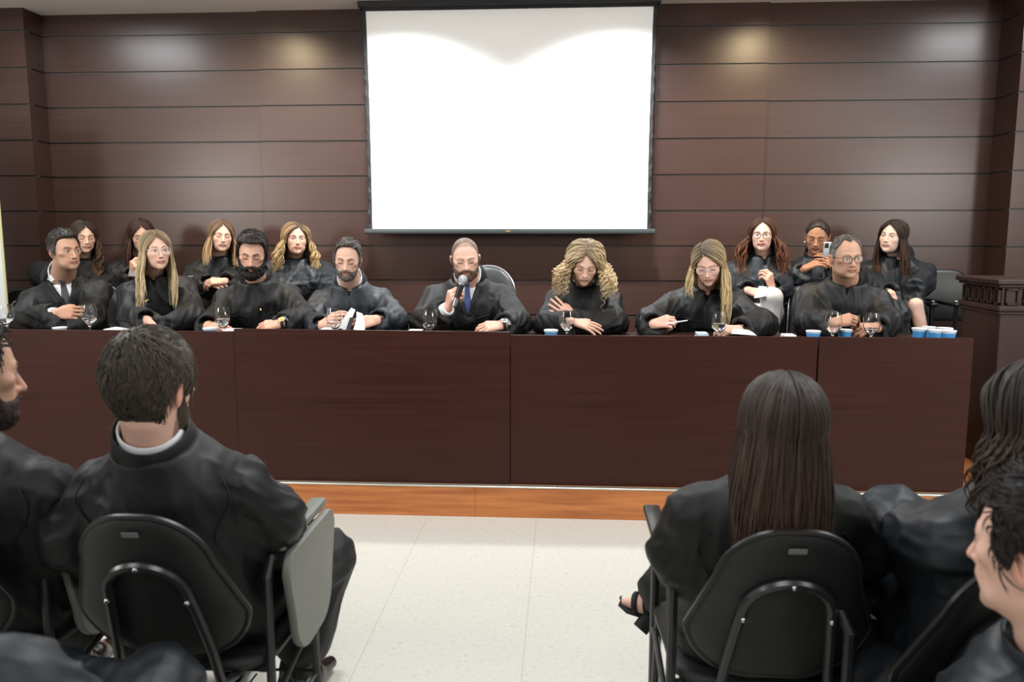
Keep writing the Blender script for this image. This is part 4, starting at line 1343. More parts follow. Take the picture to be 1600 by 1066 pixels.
def tablet_chair(label, side=1, hanging=True, tab='tablet', off=.195, panel=True):
    """school chair seen from behind: local front is +y; side=+1 tablet arm on +x"""
    e = empty('tablet_chair', (0, 0, 0), 0, label, 'chair', 'chairs of the audience')
    ol = rrect(.35, .26, .375, .13, .11, 10)
    ol = [(x*(1+.10*math.sin(math.pi*min(max(z/.375, 0), 1))), z) for x, z in ol]
    LN = .38
    v, f = curved_pad(ol, .046, .5, LN)
    bk = MB().add([(x, y-.055+.0, z+.465) for x, y, z in v], f).build('backrest', M['vinyl'], e, sm=60)
    MB().tube([(x, .5*x*x-LN*z-.055, z+.465) for x, z in ol], .0085, n=8, closed=True).build('rim', M['plastic'], bk)
    def B(x, z, off): return (x, .5*x*x-LN*(z-.465)-.055-off, z)
    MB().rbox((-.018, -.0, 0), (.018, .002, .014), .001, 1).build('label_plate', M['plate'], bk, sm=0).matrix_local = Matrix.Translation(B(0, .800, .0255)) @ Matrix.Rotation(math.atan(LN), 4, 'X')
    # bent tube on the back
    pts = []
    for i in range(0, 25):
        a = math.pi*i/24
        pts.append(B(.088*math.cos(a), .655+.075*math.sin(a), .030))
    lo = lambda s: [(s*.118, .15, .395), (s*.120, -.01, .392), (s*.118, -.075, .405), B(s*.108, .50, .034), B(s*.096, .60, .030)]
    p = lo(1)+pts+lo(-1)[::-1]
    MB().tube(p, .0115, n=8).build('back_tube', M['steel'], e)
    for x, z in ((0, .728), (.088, .64), (-.088, .64)): MB().ball(B(x, z, .043), .006, 8, 6).build('bolt', M['chrome'], bk)
    ol = rrect(.40, .42, .41, .09, .07); v, f = curved_pad(ol, .055, 0, 0)
    MB().add([(x, z-.02, .415+y) for x, y, z in v], f).build('seat', M['vinyl'], e, sm=60)
    for s in (-1, 1):
        MB().tube([(s*.205, -.02, 0), (s*.195, .02, .395), (s*.15, .04, .40)], .011, n=8).build('leg', M['steel'], e)
        MB().tube([(s*.205, .36, 0), (s*.195, .34, .39), (s*.15, .32, .395)], .011, n=8).build('leg', M['steel'], e)
    b = MB()
    for s in (-1, 1): b.tube([(s*.2, -.01, .20), (s*.2, .35, .20)], .0045, n=6)
    b.tube([(-.2, -.01, .20), (.2, -.01, .20)], .0045, n=6); b.tube([(-.2, .35, .20), (.2, .35, .20)], .0045, n=6)
    for k in range(8): x = -.175+k*.05; b.tube([(x, -.01, .20), (x, .35, .185)], .0028, n=5)
    b.build('wire_rack', M['steel'], e)
    b = MB(); b.box((-.17, .02, .385), (.17, .33, .398)); b.build('seat_frame', M['steel'], e, sm=0)
    for side_ in ((1, -1) if side == 2 else (side,) if side else ()):
        side = side_; x = side*off
        b = MB()
        b.tube([(x, .02, .30), (x, .02, .62), (x, .05, .655), (x, .34, .655), (x, .36, .62), (x, .36, 0)], .0115, n=8)
        b.tube([(x, .02, .395), (side*.17, .02, .395)], .010, n=8)
        b.tube([(x, .36, .36), (x, .02, .30)], .0085, n=8)
        af = b.build('arm_frame', M['steel'], e)
        MB().rbox((x+side*.010-.022, .06, .668), (x+side*.010+.022, .40, .690), .006, 2).build('armrest', M[tab] if hanging else M['plastic'], af, sm=40)
        if hanging and panel:
            ol = rrect(.30, .38, .285, .10, .05, 8)
            t = MB(); t.prism(ol, lambda p, t_: (x+side*(.032+.020*t_), .215+p[0], .385+p[1]), r=.02)
            t.build('writing_tablet', M[tab], e, sm=40)
    return e

# ------------------------------------------------------------------ the people
FAIR = (.66, .41, .31); TAN = (.50, .285, .195); PINK = (.70, .43, .335); BROWN = (.36, .18, .105); PALE = (.74, .50, .41); WARM_ = (.60, .35, .25)
BLOND = (.42, .33, .185)
def arm(ex, ey, eY, wx, wy, wY, d=(0, -1, -.2), n=(0, -.1, 1), **k):
    return dict(elbow=PX(ex, ey, eY), wrist=PX(wx, wy, wY), d=d, n=n, **k)
def row1(head, rot, neck, face, arms, hair, **k):
    n = PX(*neck)
    sp = dict(head=PX(*head), rot=rot, neck=n, pelvis=V3(n[0]+k.pop('px', 0), n[1]+.14, STZ+.50), face=face, arms=arms, hair=hair, cvox=.014, rvox=.007, bench=True)
    sp.update(k); sp['hs'] = sp.get('hs', 1.0)*.93; sp['nup'] = sp.get('nup', .045)+.016; return sp
BENCH_P = 'people seated behind the bench'
WALL_P = 'people seated along the panelled wall'
AUD_P = 'people seated in the audience'
SHORT = dict(n=520, len=.030, r=.0022)

P1 = row1((102, 392, 4.52), (27, 2, -4), (98, 448, 4.64), dict(skin=TAN, eyes='open', gaze=1, brow_w=1.5, brow_a=.95, nose=1.15, jaw=1.05, beard=((.16, .10, .08), .25)),
    dict(A=arm(36, 503, 4.42, 84, 491, 4.27, d=(1, .42, .06), n=(.3, -1, .4), curl=26, thumb=.1, cuff=.012),
         B=arm(141, 498, 4.42, 80, 511, 4.26, d=(-1, .05, -.05), n=(-.1, -1, .5), curl=25, hide=True)),
    dict(col=(.022, .018, .016), t=.0115, top=.45, quiff=.35, grey=(.11, .105, .10), greytop=.05, short=dict(n=650, len=.042, r=.0024, dir=(.6, .8, .1), side=.9, mess=.3),
         line=([0, 25, 45, 60, 70, 80, 90, 100, 115, 140, 180], [.072, .072, .066, .052, .010, -.038, -.03, .0, -.030, -.060, -.070])),
    robe='robe2', vneck=(.17, .075), tie='tie_grey', seed=11, psi=28, shw=.175, build=1.02, nup=.062, neck_r=.061, hs=1.0)
P2 = row1((243, 391, 4.52), (16, 2, -3), (241, 436, 4.64), dict(skin=FAIR, eyes='open', gaze=1, brow=(.16, .10, .06), nose=.9, lip=1.15, lips=(.50, .20, .17), jaw=.9),
    dict(A=arm(206, 498, 4.48, 230, 500, 4.24, d=(.35, -.5, -.75), n=(-.5, -.8, .2), curl=16, spread=10),
         B=arm(297, 494, 4.48, 262, 512, 4.26, d=(-.9, -.3, -.1), n=(0, -.6, .8), curl=25, hide=True)),
    dict(col=(.36, .26, .145), root=(.13, .09, .055), rootw=.5, tip=(.62, .48, .28), t=.010, grad=[0, .22, .45, 1],
         long=dict(n=560, len=.265, vol=.010, r=.0038, az0=58, part=-.006, wave=(.008, 1.4), front_az=112, fpush=.055, out=.016, lenj=.12, jit=.2)),
    fem=True, glasses=('clearframe', .0012, 1.06), robe='robe', seed=22, psi=18, shw=.155, build=1.0, earring='gold', notch=True)
P3 = row1((394, 397, 4.50), (-6, 17, 3), (399, 446, 4.62), dict(skin=WARM_, eyes='closed', brow_w=1.5, brow_a=.95, nose=1.1, lips=(.42, .20, .18), beard=((.012, .008, .007), .85)),
    dict(A=arm(338, 503, 4.46, 324, 509, 4.22, d=(.9, -.3, -.1), n=(0, -.5, .85), curl=28),
         B=arm(474, 500, 4.44, 441, 506, 4.24, d=(-1, -.15, -.12), n=(-.1, -.62, .78), curl=26, watch='gold', cuff=-.01, spread=8)),
    dict(col=(.018, .014, .013), t=.012, top=.9, quiff=.8, rough=.3, short=dict(n=650, len=.045, r=.0024, dir=(.9, .1, .3), side=.3, mess=.22),
         line=([0, 25, 45, 60, 70, 80, 90, 100, 115, 140, 180], [.074, .074, .070, .052, .02, -.020, -.03, .0, -.030, -.060, -.070])),
    robe='robe2', seed=33, shw=.175, build=1.03, beard3d=(.013, (.012, .009, .008)), hs=1.02)
P4 = row1((543, 406, 4.50), (-8, 12, 3), (547, 452, 4.62), dict(skin=FAIR, eyes='closed', brow_w=1.3, brow_a=.9, nose=1.15, beard=((.085, .07, .062), .6)),
    dict(A=arm(484, 508, 4.44, 502, 509, 4.24, d=(.75, -.35, .45), n=(-.5, -.7, .6), curl=24, spread=6),
         B=arm(616, 503, 4.44, 590, 500, 4.24, d=(-.75, -.45, -.10), n=(.2, -.75, .6), curl=34, spread=7)),
    dict(col=(.045, .036, .030), t=.010, top=.5, quiff=.4, grey=(.19, .18, .17), greytop=.35, short=dict(n=560, len=.034, r=.0023, dir=(.8, .3, .2), mess=.2)),
    robe='robe3', seed=44, notch=True, shw=.175, build=1.03, shirt_collar=True, sc_gap=26, neck_r=.057, collar_h=.2, beard3d=(.004, (.10, .09, .08)), fold=.013, hs=.97)
P5 = row1((727, 404, 4.50), (3, 14, -3), (731, 447, 4.64), dict(skin=PINK, eyes='closed', brow=(.16, .10, .07), brow_a=.6, nose=1.15, jaw=1.15, wide=1.05, line=([0, 25, 45, 60, 70, 82, 180], [.085, .084, .072, .05, .01, -.02, -.08]), scalp=(.19, .125, .09), beard=((.10, .062, .042), .7)),
    dict(A=arm(664, 506, 4.46, 700, 482, 4.30, d=(.28, -.45, .85), n=(-.80, -.55, .05), curl=58, spread=2, thumb=.9, cuff=.004, pull=.03),
         B=arm(806, 506, 4.46, 787, 508, 4.24, d=(-1, -.15, -.10), n=(-.1, -.6, .8), curl=24, watch='steel', cuff=-.012)),
    dict(col=(.16, .105, .075), t=.0022, rough=.1, cap=True, line=([0, 25, 45, 60, 70, 82, 95, 105, 120, 180], [.090, .088, .076, .055, .02, -.01, -.01, .0, -.03, -.075])),
    robe='robe2', vneck=(.20, .062), tie='tie_blue', seed=55, shw=.20, build=1.12, belly=1.1, neck_r=.064, beard3d=(.006, (.085, .052, .036)), hs=1.0)
P6 = row1((914, 411, 4.46), (2, 27, 4), (912, 452, 4.62), dict(skin=FAIR, eyes='closed', brow=(.20, .13, .08), brow_a=.7, nose=.9, lips=(.55, .24, .20), jaw=.92),
    dict(A=arm(856, 506, 4.46, 893, 503, 4.22, d=(1, -.05, -.22), n=(.15, -.55, .85), curl=9, spread=13, thumb=-.3, pull=.02),
         B=arm(960, 506, 4.46, 897, 500, 4.34, d=(-.75, .1, .55), n=(-.1, -.9, .2), curl=10, spread=10)),
    dict(col=(.42, .31, .17), root=(.19, .135, .085), rootw=.5, tip=(.66, .50, .29), t=.012, grad=[0, .15, .35, 1], jit=.3,
         long=dict(n=620, len=.125, vol=.034, r=.0036, az0=55, part=-.004, env0=.7, wave=(.011, 5.0), helix=1.0, res=3, front_az=125, fpush=.04, out=.045, lenj=.2, azp=.8)),
    fem=True, robe='robe2', seed=66, shw=.16, build=.98)
P7 = row1((1107, 411, 4.46), (-4, 25, -4), (1104, 458, 4.62), dict(skin=PINK, eyes='closed', brow=(.22, .14, .10), brow_a=.6, nose=1.0, lips=(.46, .19, .18), jaw=.98),
    dict(A=arm(1018, 503, 4.44, 1020, 507, 4.22, d=(.8, -.45, .25), n=(-.5, -.7, .5), curl=52, spread=2, thumb=.8),
         B=arm(1190, 508, 4.44, 1156, 515, 4.22, d=(-1, -.2, -.05), n=(-.1, -.6, .8), curl=36, spread=4, thumb=.5)),
    dict(col=(.38, .265, .13), root=(.075, .055, .038), rootw=.8, tip=(.62, .46, .24), t=.012, grad=[0, .25, .45, 1], asym=.15,
         long=dict(n=600, kA=.42, len=.30, vol=.018, r=.0040, az0=58, part=-.022, wave=(.010, 1.6), front_az=112, fpush=.06, out=.020, lenj=.2, bias=.35)),
    fem=True, glasses=('clearframe', .0013, 1.05), robe='robe', seed=77, notch=True, shw=.175, build=1.1, fold=.012)
P8 = row1((1322, 402, 4.50), (23, 6, -3), (1322, 456, 4.62), dict(skin=TAN, eyes='open', gaze=.6, brow=(.08, .06, .05), brow_a=.6, nose=1.2, jaw=1.1, wide=1.06, beard=((.22, .15, .12), .2)),
    dict(A=arm(1266, 505, 4.46, 1300, 505, 4.24, d=(.9, -.3, .25), n=(-.3, -.65, .75), curl=44, spread=2, thumb=.6),
         B=arm(1382, 503, 4.46, 1371, 512, 4.24, d=(-.95, -.3, -.05), n=(0, -.6, .8), curl=36, spread=3, thumb=.5)),
    dict(col=(.075, .065, .058), t=.0055, top=.6, grey=(.30, .29, .28), greytop=.35, short=dict(n=600, len=.018, r=.0022, dir=(.3, -.6, .3), mess=.3),
         line=([0, 15, 30, 45, 60, 70, 80, 90, 100, 115, 140, 180], [.084, .086, .093, .088, .050, .02, -.022, -.025, .002, -.030, -.060, -.070])),
    glasses=('tortoise', .0017, 1.08), robe='robe', seed=88, notch=True, shw=.185, build=1.08, psi=-12, nup=.072, neck_r=.062, hs=1.0)

def row2(head, rot, neck, face, arms, hair, **k):
    n = PX(*neck)
    sp = dict(head=PX(*head), rot=rot, neck=n, pelvis=V3(n[0], n[1]+.02, STZ+.63), face=face, arms=arms, hair=hair, cvox=.016, rvox=.0085, hvox=.0032, fem=True)
    sp.update(k); sp['hs'] = sp.get('hs', 1.0)*.88; sp['nup'] = sp.get('nup', .045)+.018; return sp
Q1 = row2((131, 370, 5.34), (12, 8, 0), (130, 412, 5.42), dict(skin=FAIR, eyes='closed', brow=(.03, .02, .015)),
    dict(A=arm(66, 428, 5.25, 88, 436, 5.08, d=(.8, -.4, -.3), n=(-.2, -.6, .8)), B=arm(172, 448, 5.30, 140, 456, 5.06, d=(-.6, -.6, -.2))),
    dict(col=(.016, .011, .009), tip=(.10, .055, .035), t=.012, long=dict(n=330, len=.27, vol=.016, r=.005, az0=58, wave=(.012, 3.0), helix=1, res=2, fpush=.05, front_az=120)),
    seed=101, shw=.17, build=1.1, robe='robe2')
Q2 = row2((221, 368, 5.34), (4, 14, -4), (218, 408, 5.42), dict(skin=WARM_, eyes='closed', brow=(.03, .02, .015)),
    dict(A=arm(188, 445, 5.28, 207, 430, 5.08, d=(.3, -.3, .9), n=(-.5, -.8, .1), curl=48, thumb=.8), B=arm(258, 448, 5.30, 240, 452, 5.06, d=(-.6, -.6, -.2))),
    dict(col=(.024, .011, .009), tip=(.055, .018, .014), t=.012, long=dict(n=330, len=.20, vol=.012, r=.005, az0=58, wave=(.003, 1.), fpush=.04, front_az=120)),
    seed=102, shw=.155, build=.95, robe='robe2')
Q3 = row2((346, 369, 5.34), (8, 2, 5), (342, 408, 5.42), dict(skin=FAIR, eyes='closed', brow=(.14, .09, .06), lips=(.45, .17, .16)),
    dict(A=arm(302, 442, 5.28, 326, 444, 5.02, d=(.9, -.4, .05), n=(-.1, -.6, .8), curl=30), B=arm(384, 444, 5.28, 352, 440, 5.0, d=(-.95, -.3, .0), n=(0, -.6, .8), curl=30)),
    dict(col=(.16, .105, .065), root=(.075, .045, .03), tip=(.50, .34, .18), grad=[0, .5, .75, 1], t=.011, long=dict(n=340, len=.19, vol=.012, r=.005, az0=58, wave=(.003, 1.), fpush=.045, out=.025, front_az=115)),
    seed=103, shw=.16, build=.98, robe='robe2', earring='gold')
Q4 = row2((463, 374, 5.34), (6, -2, 2), (460, 412, 5.42), dict(skin=WARM_, eyes='open', brow=(.05, .03, .02), brow_w=1.2, lips=(.50, .18, .17), wide=1.04),
    dict(A=arm(412, 455, 5.25, 470, 452, 5.06, d=(1, .0, .05), n=(0, -1, .2), hide=True), B=arm(512, 455, 5.25, 470, 440, 5.02, d=(-1, 0, 0), n=(0, -1, .2), hide=True)),
    dict(col=(.30, .19, .09), root=(.035, .022, .015), rootw=.8, tip=(.46, .31, .15), grad=[0, .15, .35, 1], t=.012, asym=-.1, long=dict(n=360, len=.20, vol=.026, r=.005, az0=58, wave=(.012, 2.6), helix=.8, res=2, fpush=.04, out=.04, part=.018, bias=.6, front_az=110)),
    seed=104, shw=.19, build=1.15, robe='robe3', sleeve=(.08, .10, .10), puff=.02)
k5 = [PX(1180, 490, 4.98), PX(1206, 466, 4.92)]
Q5 = row2((1191, 367, 5.34), (-2, 2, 0), (1192, 408, 5.42), dict(skin=PINK, eyes='open', brow=(.05, .03, .02), lips=(.42, .13, .13)),
    dict(A=arm(1150, 452, 5.28, 1168, 454, 5.0, d=(.8, -.4, -.2), n=(-.1, -.7, .7), curl=20), B=arm(1234, 448, 5.28, 1206, 450, 5.0, d=(-.3, -.3, .75), n=(.5, -.8, .2), curl=48, thumb=.7)),
    dict(col=(.032, .016, .011), tip=(.17, .065, .032), grad=[0, .35, .7, 1], t=.010, long=dict(n=360, len=.23, vol=.016, r=.005, az0=66, wave=(.012, 2.0), helix=.7, res=2, fpush=.02, out=.055, lenj=.15, part=0)),
    seed=105, notch=True, shw=.185, build=1.12, robe='robe3', glasses=('tortoise', .0016, 1.05), earring='gold', robe_legs=False, lapf=.12, trouser='pants', hem=.10,
    knees=k5, legr=1.0, feet=[V3(k5[0][0]+.10, 4.98, STZ+.12), V3(k5[1][0]-.03, 4.90, STZ+.24)])
Q6 = row2((1277, 370, 5.34), (-4, 16, 3), (1276, 410, 5.42), dict(skin=BROWN, eyes='closed', brow=(.02, .012, .01), nose=1.2, lips=(.20, .07, .06), wide=1.02),
    dict(A=arm(1240, 448, 5.26, 1257, 420, 5.12, d=(.75, -.3, .42), n=(-.45, -.4, .85), curl=24, thumb=.5, pull=.02), B=arm(1312, 450, 5.28, 1306, 420, 5.12, d=(-.6, -.3, .5), n=(.5, -.8, .3), curl=28, thumb=.5)),
    dict(col=(.020, .014, .012), t=.006, short=dict(n=200, len=.03, r=.0022, dir=(0, 1, .1), side=1.2, mess=.08)),
    seed=106, shw=.165, build=1.05, robe='robe3', earring='pearl', neck_r=.05)
k7 = [PX(1402, 487, 4.98), PX(1431, 476, 5.02)]
Q7 = row2((1395, 370, 5.34), (-24, -2, 6), (1400, 408, 5.42), dict(skin=PALE, eyes='open', brow=(.04, .025, .02), lips=(.50, .17, .17), iris=(.08, .07, .06)),
    dict(A=arm(1362, 448, 5.28, 1391, 458, 5.02, d=(.05, -.35, -.95), n=(-.3, -1, .1), curl=12), B=arm(1440, 440, 5.30, 1428, 452, 5.10, d=(-.9, -.3, -.1), hide=True)),
    dict(col=(.022, .014, .012), tip=(.060, .030, .018), grad=[0, .5, .8, 1], t=.012, long=dict(n=360, len=.25, vol=.014, r=.005, az0=60, wave=(.005, 1.2), fpush=.03, out=.02, lenj=.1, part=-.01, bias=.35)),
    seed=107, notch=True, shw=.175, build=1.0, robe='robe3', robe_legs=False, lapf=.8, legs_on=False, legc=.85,
    knees=k7, feet=[V3(k7[0][0]+.02, 4.92, STZ+.12), V3(k7[1][0]+.14, 4.86, STZ+.10)], extra=[(k7[0]+V3(-.02, 0, -.02), V3(k7[0][0]-.02, 4.98, .45), .085, .12)])

people = [
    (P1, 'person in a black robe and grey tie with folded arms at the bench', BENCH_P),
    (P2, 'person with long straight blonde hair, thin glasses and a small gold brooch behind the bench', BENCH_P),
    (P3, 'person with swept dark hair and a full black beard looking down, wearing a gold watch', BENCH_P),
    (P4, 'person with a short greying beard and shiny robe leafing through white papers', BENCH_P),
    (P5, 'person with shaved hair and blue tie speaking into a microphone at the central desk', BENCH_P),
    (P6, 'person with curly blonde hair looking down with forearms folded on the bench', BENCH_P),
    (P7, 'person with straight blonde hair and pale glasses reading, a slip of paper in one hand', BENCH_P),
    (P8, 'person with short grey hair and dark-framed glasses, hands together behind two goblets', BENCH_P),
    (Q1, 'person with long dark curly hair sitting behind the man with folded arms', WALL_P),
    (Q2, 'person with straight dark reddish hair holding a phone, behind the blonde with the brooch', WALL_P),
    (Q3, 'person with brown hair fading to blond tips and hands clasped, by the wall', WALL_P),
    (Q4, 'person with wavy golden hair and folded arms, behind and right of the black-bearded man', WALL_P),
    (Q5, 'person in white trousers and dark glasses holding a white paper by the wall', WALL_P),
    (Q6, 'person with pulled-back dark hair and pearl earrings looking at a raised phone', WALL_P),
    (Q7, 'person with long dark hair, head turned, one bare leg showing below the robe', WALL_P),
]

# ---- the audience, seen from behind
YC1 = PZ(203, 842, .80); YC2 = PZ(1247, 868, .80); YC4 = PZ(1465, 905, .80)
def aud(**k):
    k.setdefault('floor', 0.); k.setdefault('back', True); k.setdefault('absyaw', True); k.setdefault('psi', 180); k.setdefault('hvox', .003)
    return k
F1 = aud(head=PX(238, 606, 1.70), rot=(170, 4, 0), neck=PX(240, 705, 1.72), pelvis=V3(-.89, 1.88, .51), shw=.168, build=.98, hs=.98, fold=.009, rvox=.006,
    face=dict(skin=PINK, beard=((.05, .035, .025), .8), eyes='open'),
    arms=dict(A=arm(424, 805, 1.84, 440, 850, 2.02, hide=True, d=(-.2, 1, 0)), B=arm(112, 830, 1.78, 165, 880, 2.05, hide=True, d=(.3, 1, 0))),
    hair=dict(col=(.050, .038, .028), t=.016, top=.25, rough=.5, strand=(70, 60, 16), short=dict(n=2600, len=.040, r=.0016, dir=(.2, -.7, .1), side=.35, mess=.35, whorl=(.01, .05, .12), lift=1.3),
        line=([0, 25, 45, 60, 70, 80, 90, 100, 112, 125, 140, 160, 180], [.084, .083, .074, .055, .015, -.035, -.025, .006, -.020, -.060, -.078, -.084, -.084])),
    beard3d=(.003, (.05, .035, .025)), robe='robe', seed=5, shirt_collar=True, sc_gap=30, legs_on=True, neck_r=.056, collar_h=.95, nup=.040, shd=.150,
    hemr=.078, knees=[PX(508, 878, 2.31), V3(-1.02, 2.30, .50)], feet=[V3(-.80, 2.25, .095), V3(-1.02, 2.36, .095)], toes=[V3(.28, 1, 0), V3(-.1, 1, 0)])
F2 = aud(hs=.96, head=PX(1222, 668, 1.68), rot=(181, 3, 0), neck=PX(1207, 748, 1.70), pelvis=V3(.455, 1.88, .50), fem=True, shw=.150, build=.96, fold=.010, rvox=.006,
    face=dict(skin=FAIR), nup=0., shd=.11,
    arms=dict(A=arm(1338, 850, 1.80, 1310, 880, 2.05, hide=True, d=(-.5, 1, 0)), B=arm(1066, 862, 1.80, 1100, 900, 2.05, hide=True, d=(.5, 1, 0))),
    hair=dict(col=(.022, .014, .011), root=(.026, .019, .016), rootw=.5, tip=(.060, .034, .024), grad=[0, .4, .7, 1], t=.008, jit=.28, strand=(60, 60, 8),
        long=dict(n=1700, len=.255, vol=.009, r=.0028, az0=70, wave=(.004, 1.2), azp=.7, front_az=70, fpush=-.03, bpush=-.5, out=.012, lenj=.10, res=1)),
    robe='robe2', seed=6, yoke=False, legs_on=True, shoes=False,
    knees=[V3(.60, 2.30, .50), PX(1100, 880, 2.22)], feet=[V3(.58, 2.36, .10), PX(1036, 940, 2.26)])
F3 = aud(head=PX(-50, 586, 1.66), rot=(148, 6, 0), neck=PX(-72, 706, 1.74), pelvis=V3(-1.42, 1.92, .51), shw=.185, build=1.05, face=dict(skin=TAN, eyes='open', beard=((.03, .02, .015), .8), brow_w=1.3, nose=1.15),
    arms=dict(A=arm(88, 830, 1.84, 110, 880, 2.05, hide=True, d=(-.2, 1, 0)), B=arm(-200, 830, 1.8, -160, 880, 2.05, hide=True, d=(.2, 1, 0))),
    hair=dict(col=(.016, .013, .013), t=.014, rough=.5, short=dict(n=900, len=.03, r=.002, mess=.3)), beard3d=(.006, (.03, .02, .015)), robe='robe', seed=7, nup=0.03, shd=.14, fold=.009)
F4 = aud(head=PX(1632, 662, 1.52), rot=(196, 6, 0), neck=PX(1622, 752, 1.56), pelvis=V3(.92, 1.74, .50), fem=True, psi=200, shw=.165, build=1.02, face=dict(skin=FAIR), nup=0., shd=.11, fold=.010, rvox=.0065,
    arms=dict(A=arm(1730, 860, 1.6, 1700, 900, 1.9, hide=True, d=(-.5, 1, 0)), B=arm(1440, 840, 1.74, 1425, 850, 2.0, hide=True, d=(.2, 1, 0))),
    hair=dict(col=(.020, .015, .013), tip=(.060, .040, .028), t=.014, strand=(60, 60, 8), grad=[0, .5, .8, 1], jit=.3,
        long=dict(n=900, len=.16, vol=.022, r=.0034, az0=70, wave=(.008, 2.2), helix=.9, res=2, azp=.7, front_az=70, fpush=-.02, bpush=-.3, out=.018, lenj=.2)),
    robe='robe3', seed=8, yoke=False, knees=[V3(.78, 2.20, .52), PX(1392, 812, 2.2)], feet=[V3(.80, 2.3, .10), V3(.75, 2.36, .10)])
F5 = aud(head=PX(1630, 862, 1.14), rot=(212, 4, 0), neck=PX(1672, 1000, 1.14), pelvis=V3(.79, 1.32, .40), hs=.93, psi=200, shw=.20, build=.98, face=dict(skin=PINK, eyes='open'), nup=0., shd=.10,
    arms=dict(A=arm(1950, 1160, 1.15, 1900, 1200, 1.4, hide=True, d=(-.2, 1, 0)), B=arm(1440, 1170, 1.22, 1430, 1240, 1.5, hide=True, d=(.2, 1, 0))),
    hair=dict(col=(.014, .011, .010), t=.013, rough=.5, top=.3, short=dict(n=1600, len=.035, r=.0016, mess=.35, side=.6)), robe='robe3', seed=9,
    knees=[V3(.93, 1.64, .46), V3(.70, 1.64, .46)], feet=[V3(.93, 1.62, .1), V3(.7, 1.62, .1)])
F6 = aud(head=V3(-.98, .97, 1.08), rot=(180, 4, 0), neck=V3(-.93, .95, .905), pelvis=V3(-.93, 1.08, .42), shw=.19, build=1.05, face=dict(skin=TAN, eyes='open'), nup=0., shd=.10,
    arms=dict(A=arm(150, 1190, 1.0, 160, 1260, 1.3, hide=True, d=(-.2, 1, 0)), B=arm(-900, 1190, 1.0, -800, 1260, 1.3, hide=True, d=(.2, 1, 0))),
    hair=dict(col=(.016, .013, .012), t=.013, short=dict(n=300, len=.03, r=.002)), robe='robe3', seed=10, floor=0.,
    knees=[V3(-.82, 1.5, .48), V3(-1.06, 1.5, .48)], feet=[V3(-.82, 1.56, .1), V3(-1.06, 1.56, .1)])
people += [
    (F1, 'person with thick short brown hair seen from behind on a chair with grey tablet', AUD_P),
    (F2, 'person with very long straight dark hair seen from behind, legs crossed in a strappy sandal', AUD_P),
    (F3, 'person with a dark beard in profile, cut off by the left frame edge', AUD_P),
    (F4, 'person with shoulder-length wavy dark hair seen from behind, cut off by the right frame edge', AUD_P),
    (F5, 'person with cropped black hair, ear and cheek showing, in the bottom right corner', AUD_P),
    (F6, 'person of whom only a dark satin shoulder shows in the bottom left corner', AUD_P),
]
for i, (sp, lab, grp) in enumerate(people):
    make_person(lab, sp, grp)

# ---- the sandal on the crossed leg
if '_o' in F2:
    ank = F2['feet'][1]; o = F2['_o']; root = F2['_root']
    toe = PX(976, 936, 2.30); heel = ank+V3(.0, .0, -.045)
    dirn = nrm(toe-ank); side = nrm(np.cross(dirn, V3(0, 1, 0))); side = side if side[2] < 0 else -side
    def f_ft(P):
        d = smin(d_cap(P, ank+V3(.01, -.005, .05), ank, .030, .028), d_cap(P, ank+side*.018, toe-dirn*.05+side*.012, .029, .026), .02)
        d = smin(d, d_cap(P, toe-dirn*.06+side*.012, toe+side*.010, .026, .013), .012)
        return d
    v, q = surfnets(f_ft, np.minimum(ank, toe)-.08, np.maximum(ank, toe)+.10, .004); v = lap(v, q, 1)
    link('foot', qmesh('foot', v-root, q, np.tile(np.array(PINK), (len(v), 1))), M['skin'], o)
    b = MB()
    so = [ank+side*.052-dirn*.02, ank+side*.050+dirn*.03, toe-dirn*.06+side*.042, toe-dirn*.01+side*.030, toe+dirn*.014+side*.012, toe+dirn*.012-side*.004]
    b.tube([p-root for p in so], [.020, .024, .030, .028, .022, .012], n=10, flat=(side, .28))
    for c, r in ((ank+dirn*.045+side*.012, .034), (toe-dirn*.035+side*.012, .030), (ank+dirn*.02-side*.005, .032)):
        w = nrm(np.cross(dirn, side)); b.tube([c+r*(math.cos(t)*side+math.sin(t)*w)-root for t in np.linspace(0, 2*math.pi, 20, endpoint=False)], .0055, n=6, closed=True, flat=(dirn, 1.6))
    sd = b.build('sandal', M['suede'], o)
    b = MB(); h0 = PX(1022, 956, 2.27); h1 = PX(1000, 984, 2.25)
    b.tube([h0-root, (h0+h1)/2-root, h1-root], [.030, .025, .024], n=12); b.build('heel', M['suede'], sd)

# ------------------------------------------------------------------ seats for the people
def put(o, x, y, z, rz=0, label=None):
    o.location = (x, y, z); o.rotation_euler = (0, 0, math.radians(rz))
    if label: o['label'] = label
    return o
oc = exec_chair('black leather office chair with a chrome rim, behind the person with the microphone')
c = P5['neck']; put(oc, c[0]+.05, 4.80, STZ, -4)
seats = [(P1, -.07, 'black office chair with a shiny rim showing right of the person with folded arms'), (P2, .0, 'black office chair showing right of the blonde person with the brooch'),
    (P3, -.12, 'black office chair hidden behind the person with the full black beard'), (P4, -.12, 'black office chair hidden behind the person with the greying beard'),
    (P6, .04, 'black office chair under the curly-haired person, one arm pad showing above the desk'), (P7, .10, 'black office chair hidden behind the blonde person reading a slip'),
    (P8, .0, 'black office chair whose edge shows left of the grey-haired person with glasses')]
for sp, dx, lab in seats:
    c_ = put(copy_tree(oc), sp['neck'][0]+dx, 4.82, STZ, 0, lab); c_.scale = (1, 1, .95 if sp is P1 else 1 if (sp is P2 or sp is P8) else .90)
oc.scale = (1, 1, 1.075)
ac = stage_chair('empty black armchair between the panelled wall and the pulpit')
xe = PX(1502, 450, 5.35)[0]
put(ac, xe, 5.33, STZ+.18)
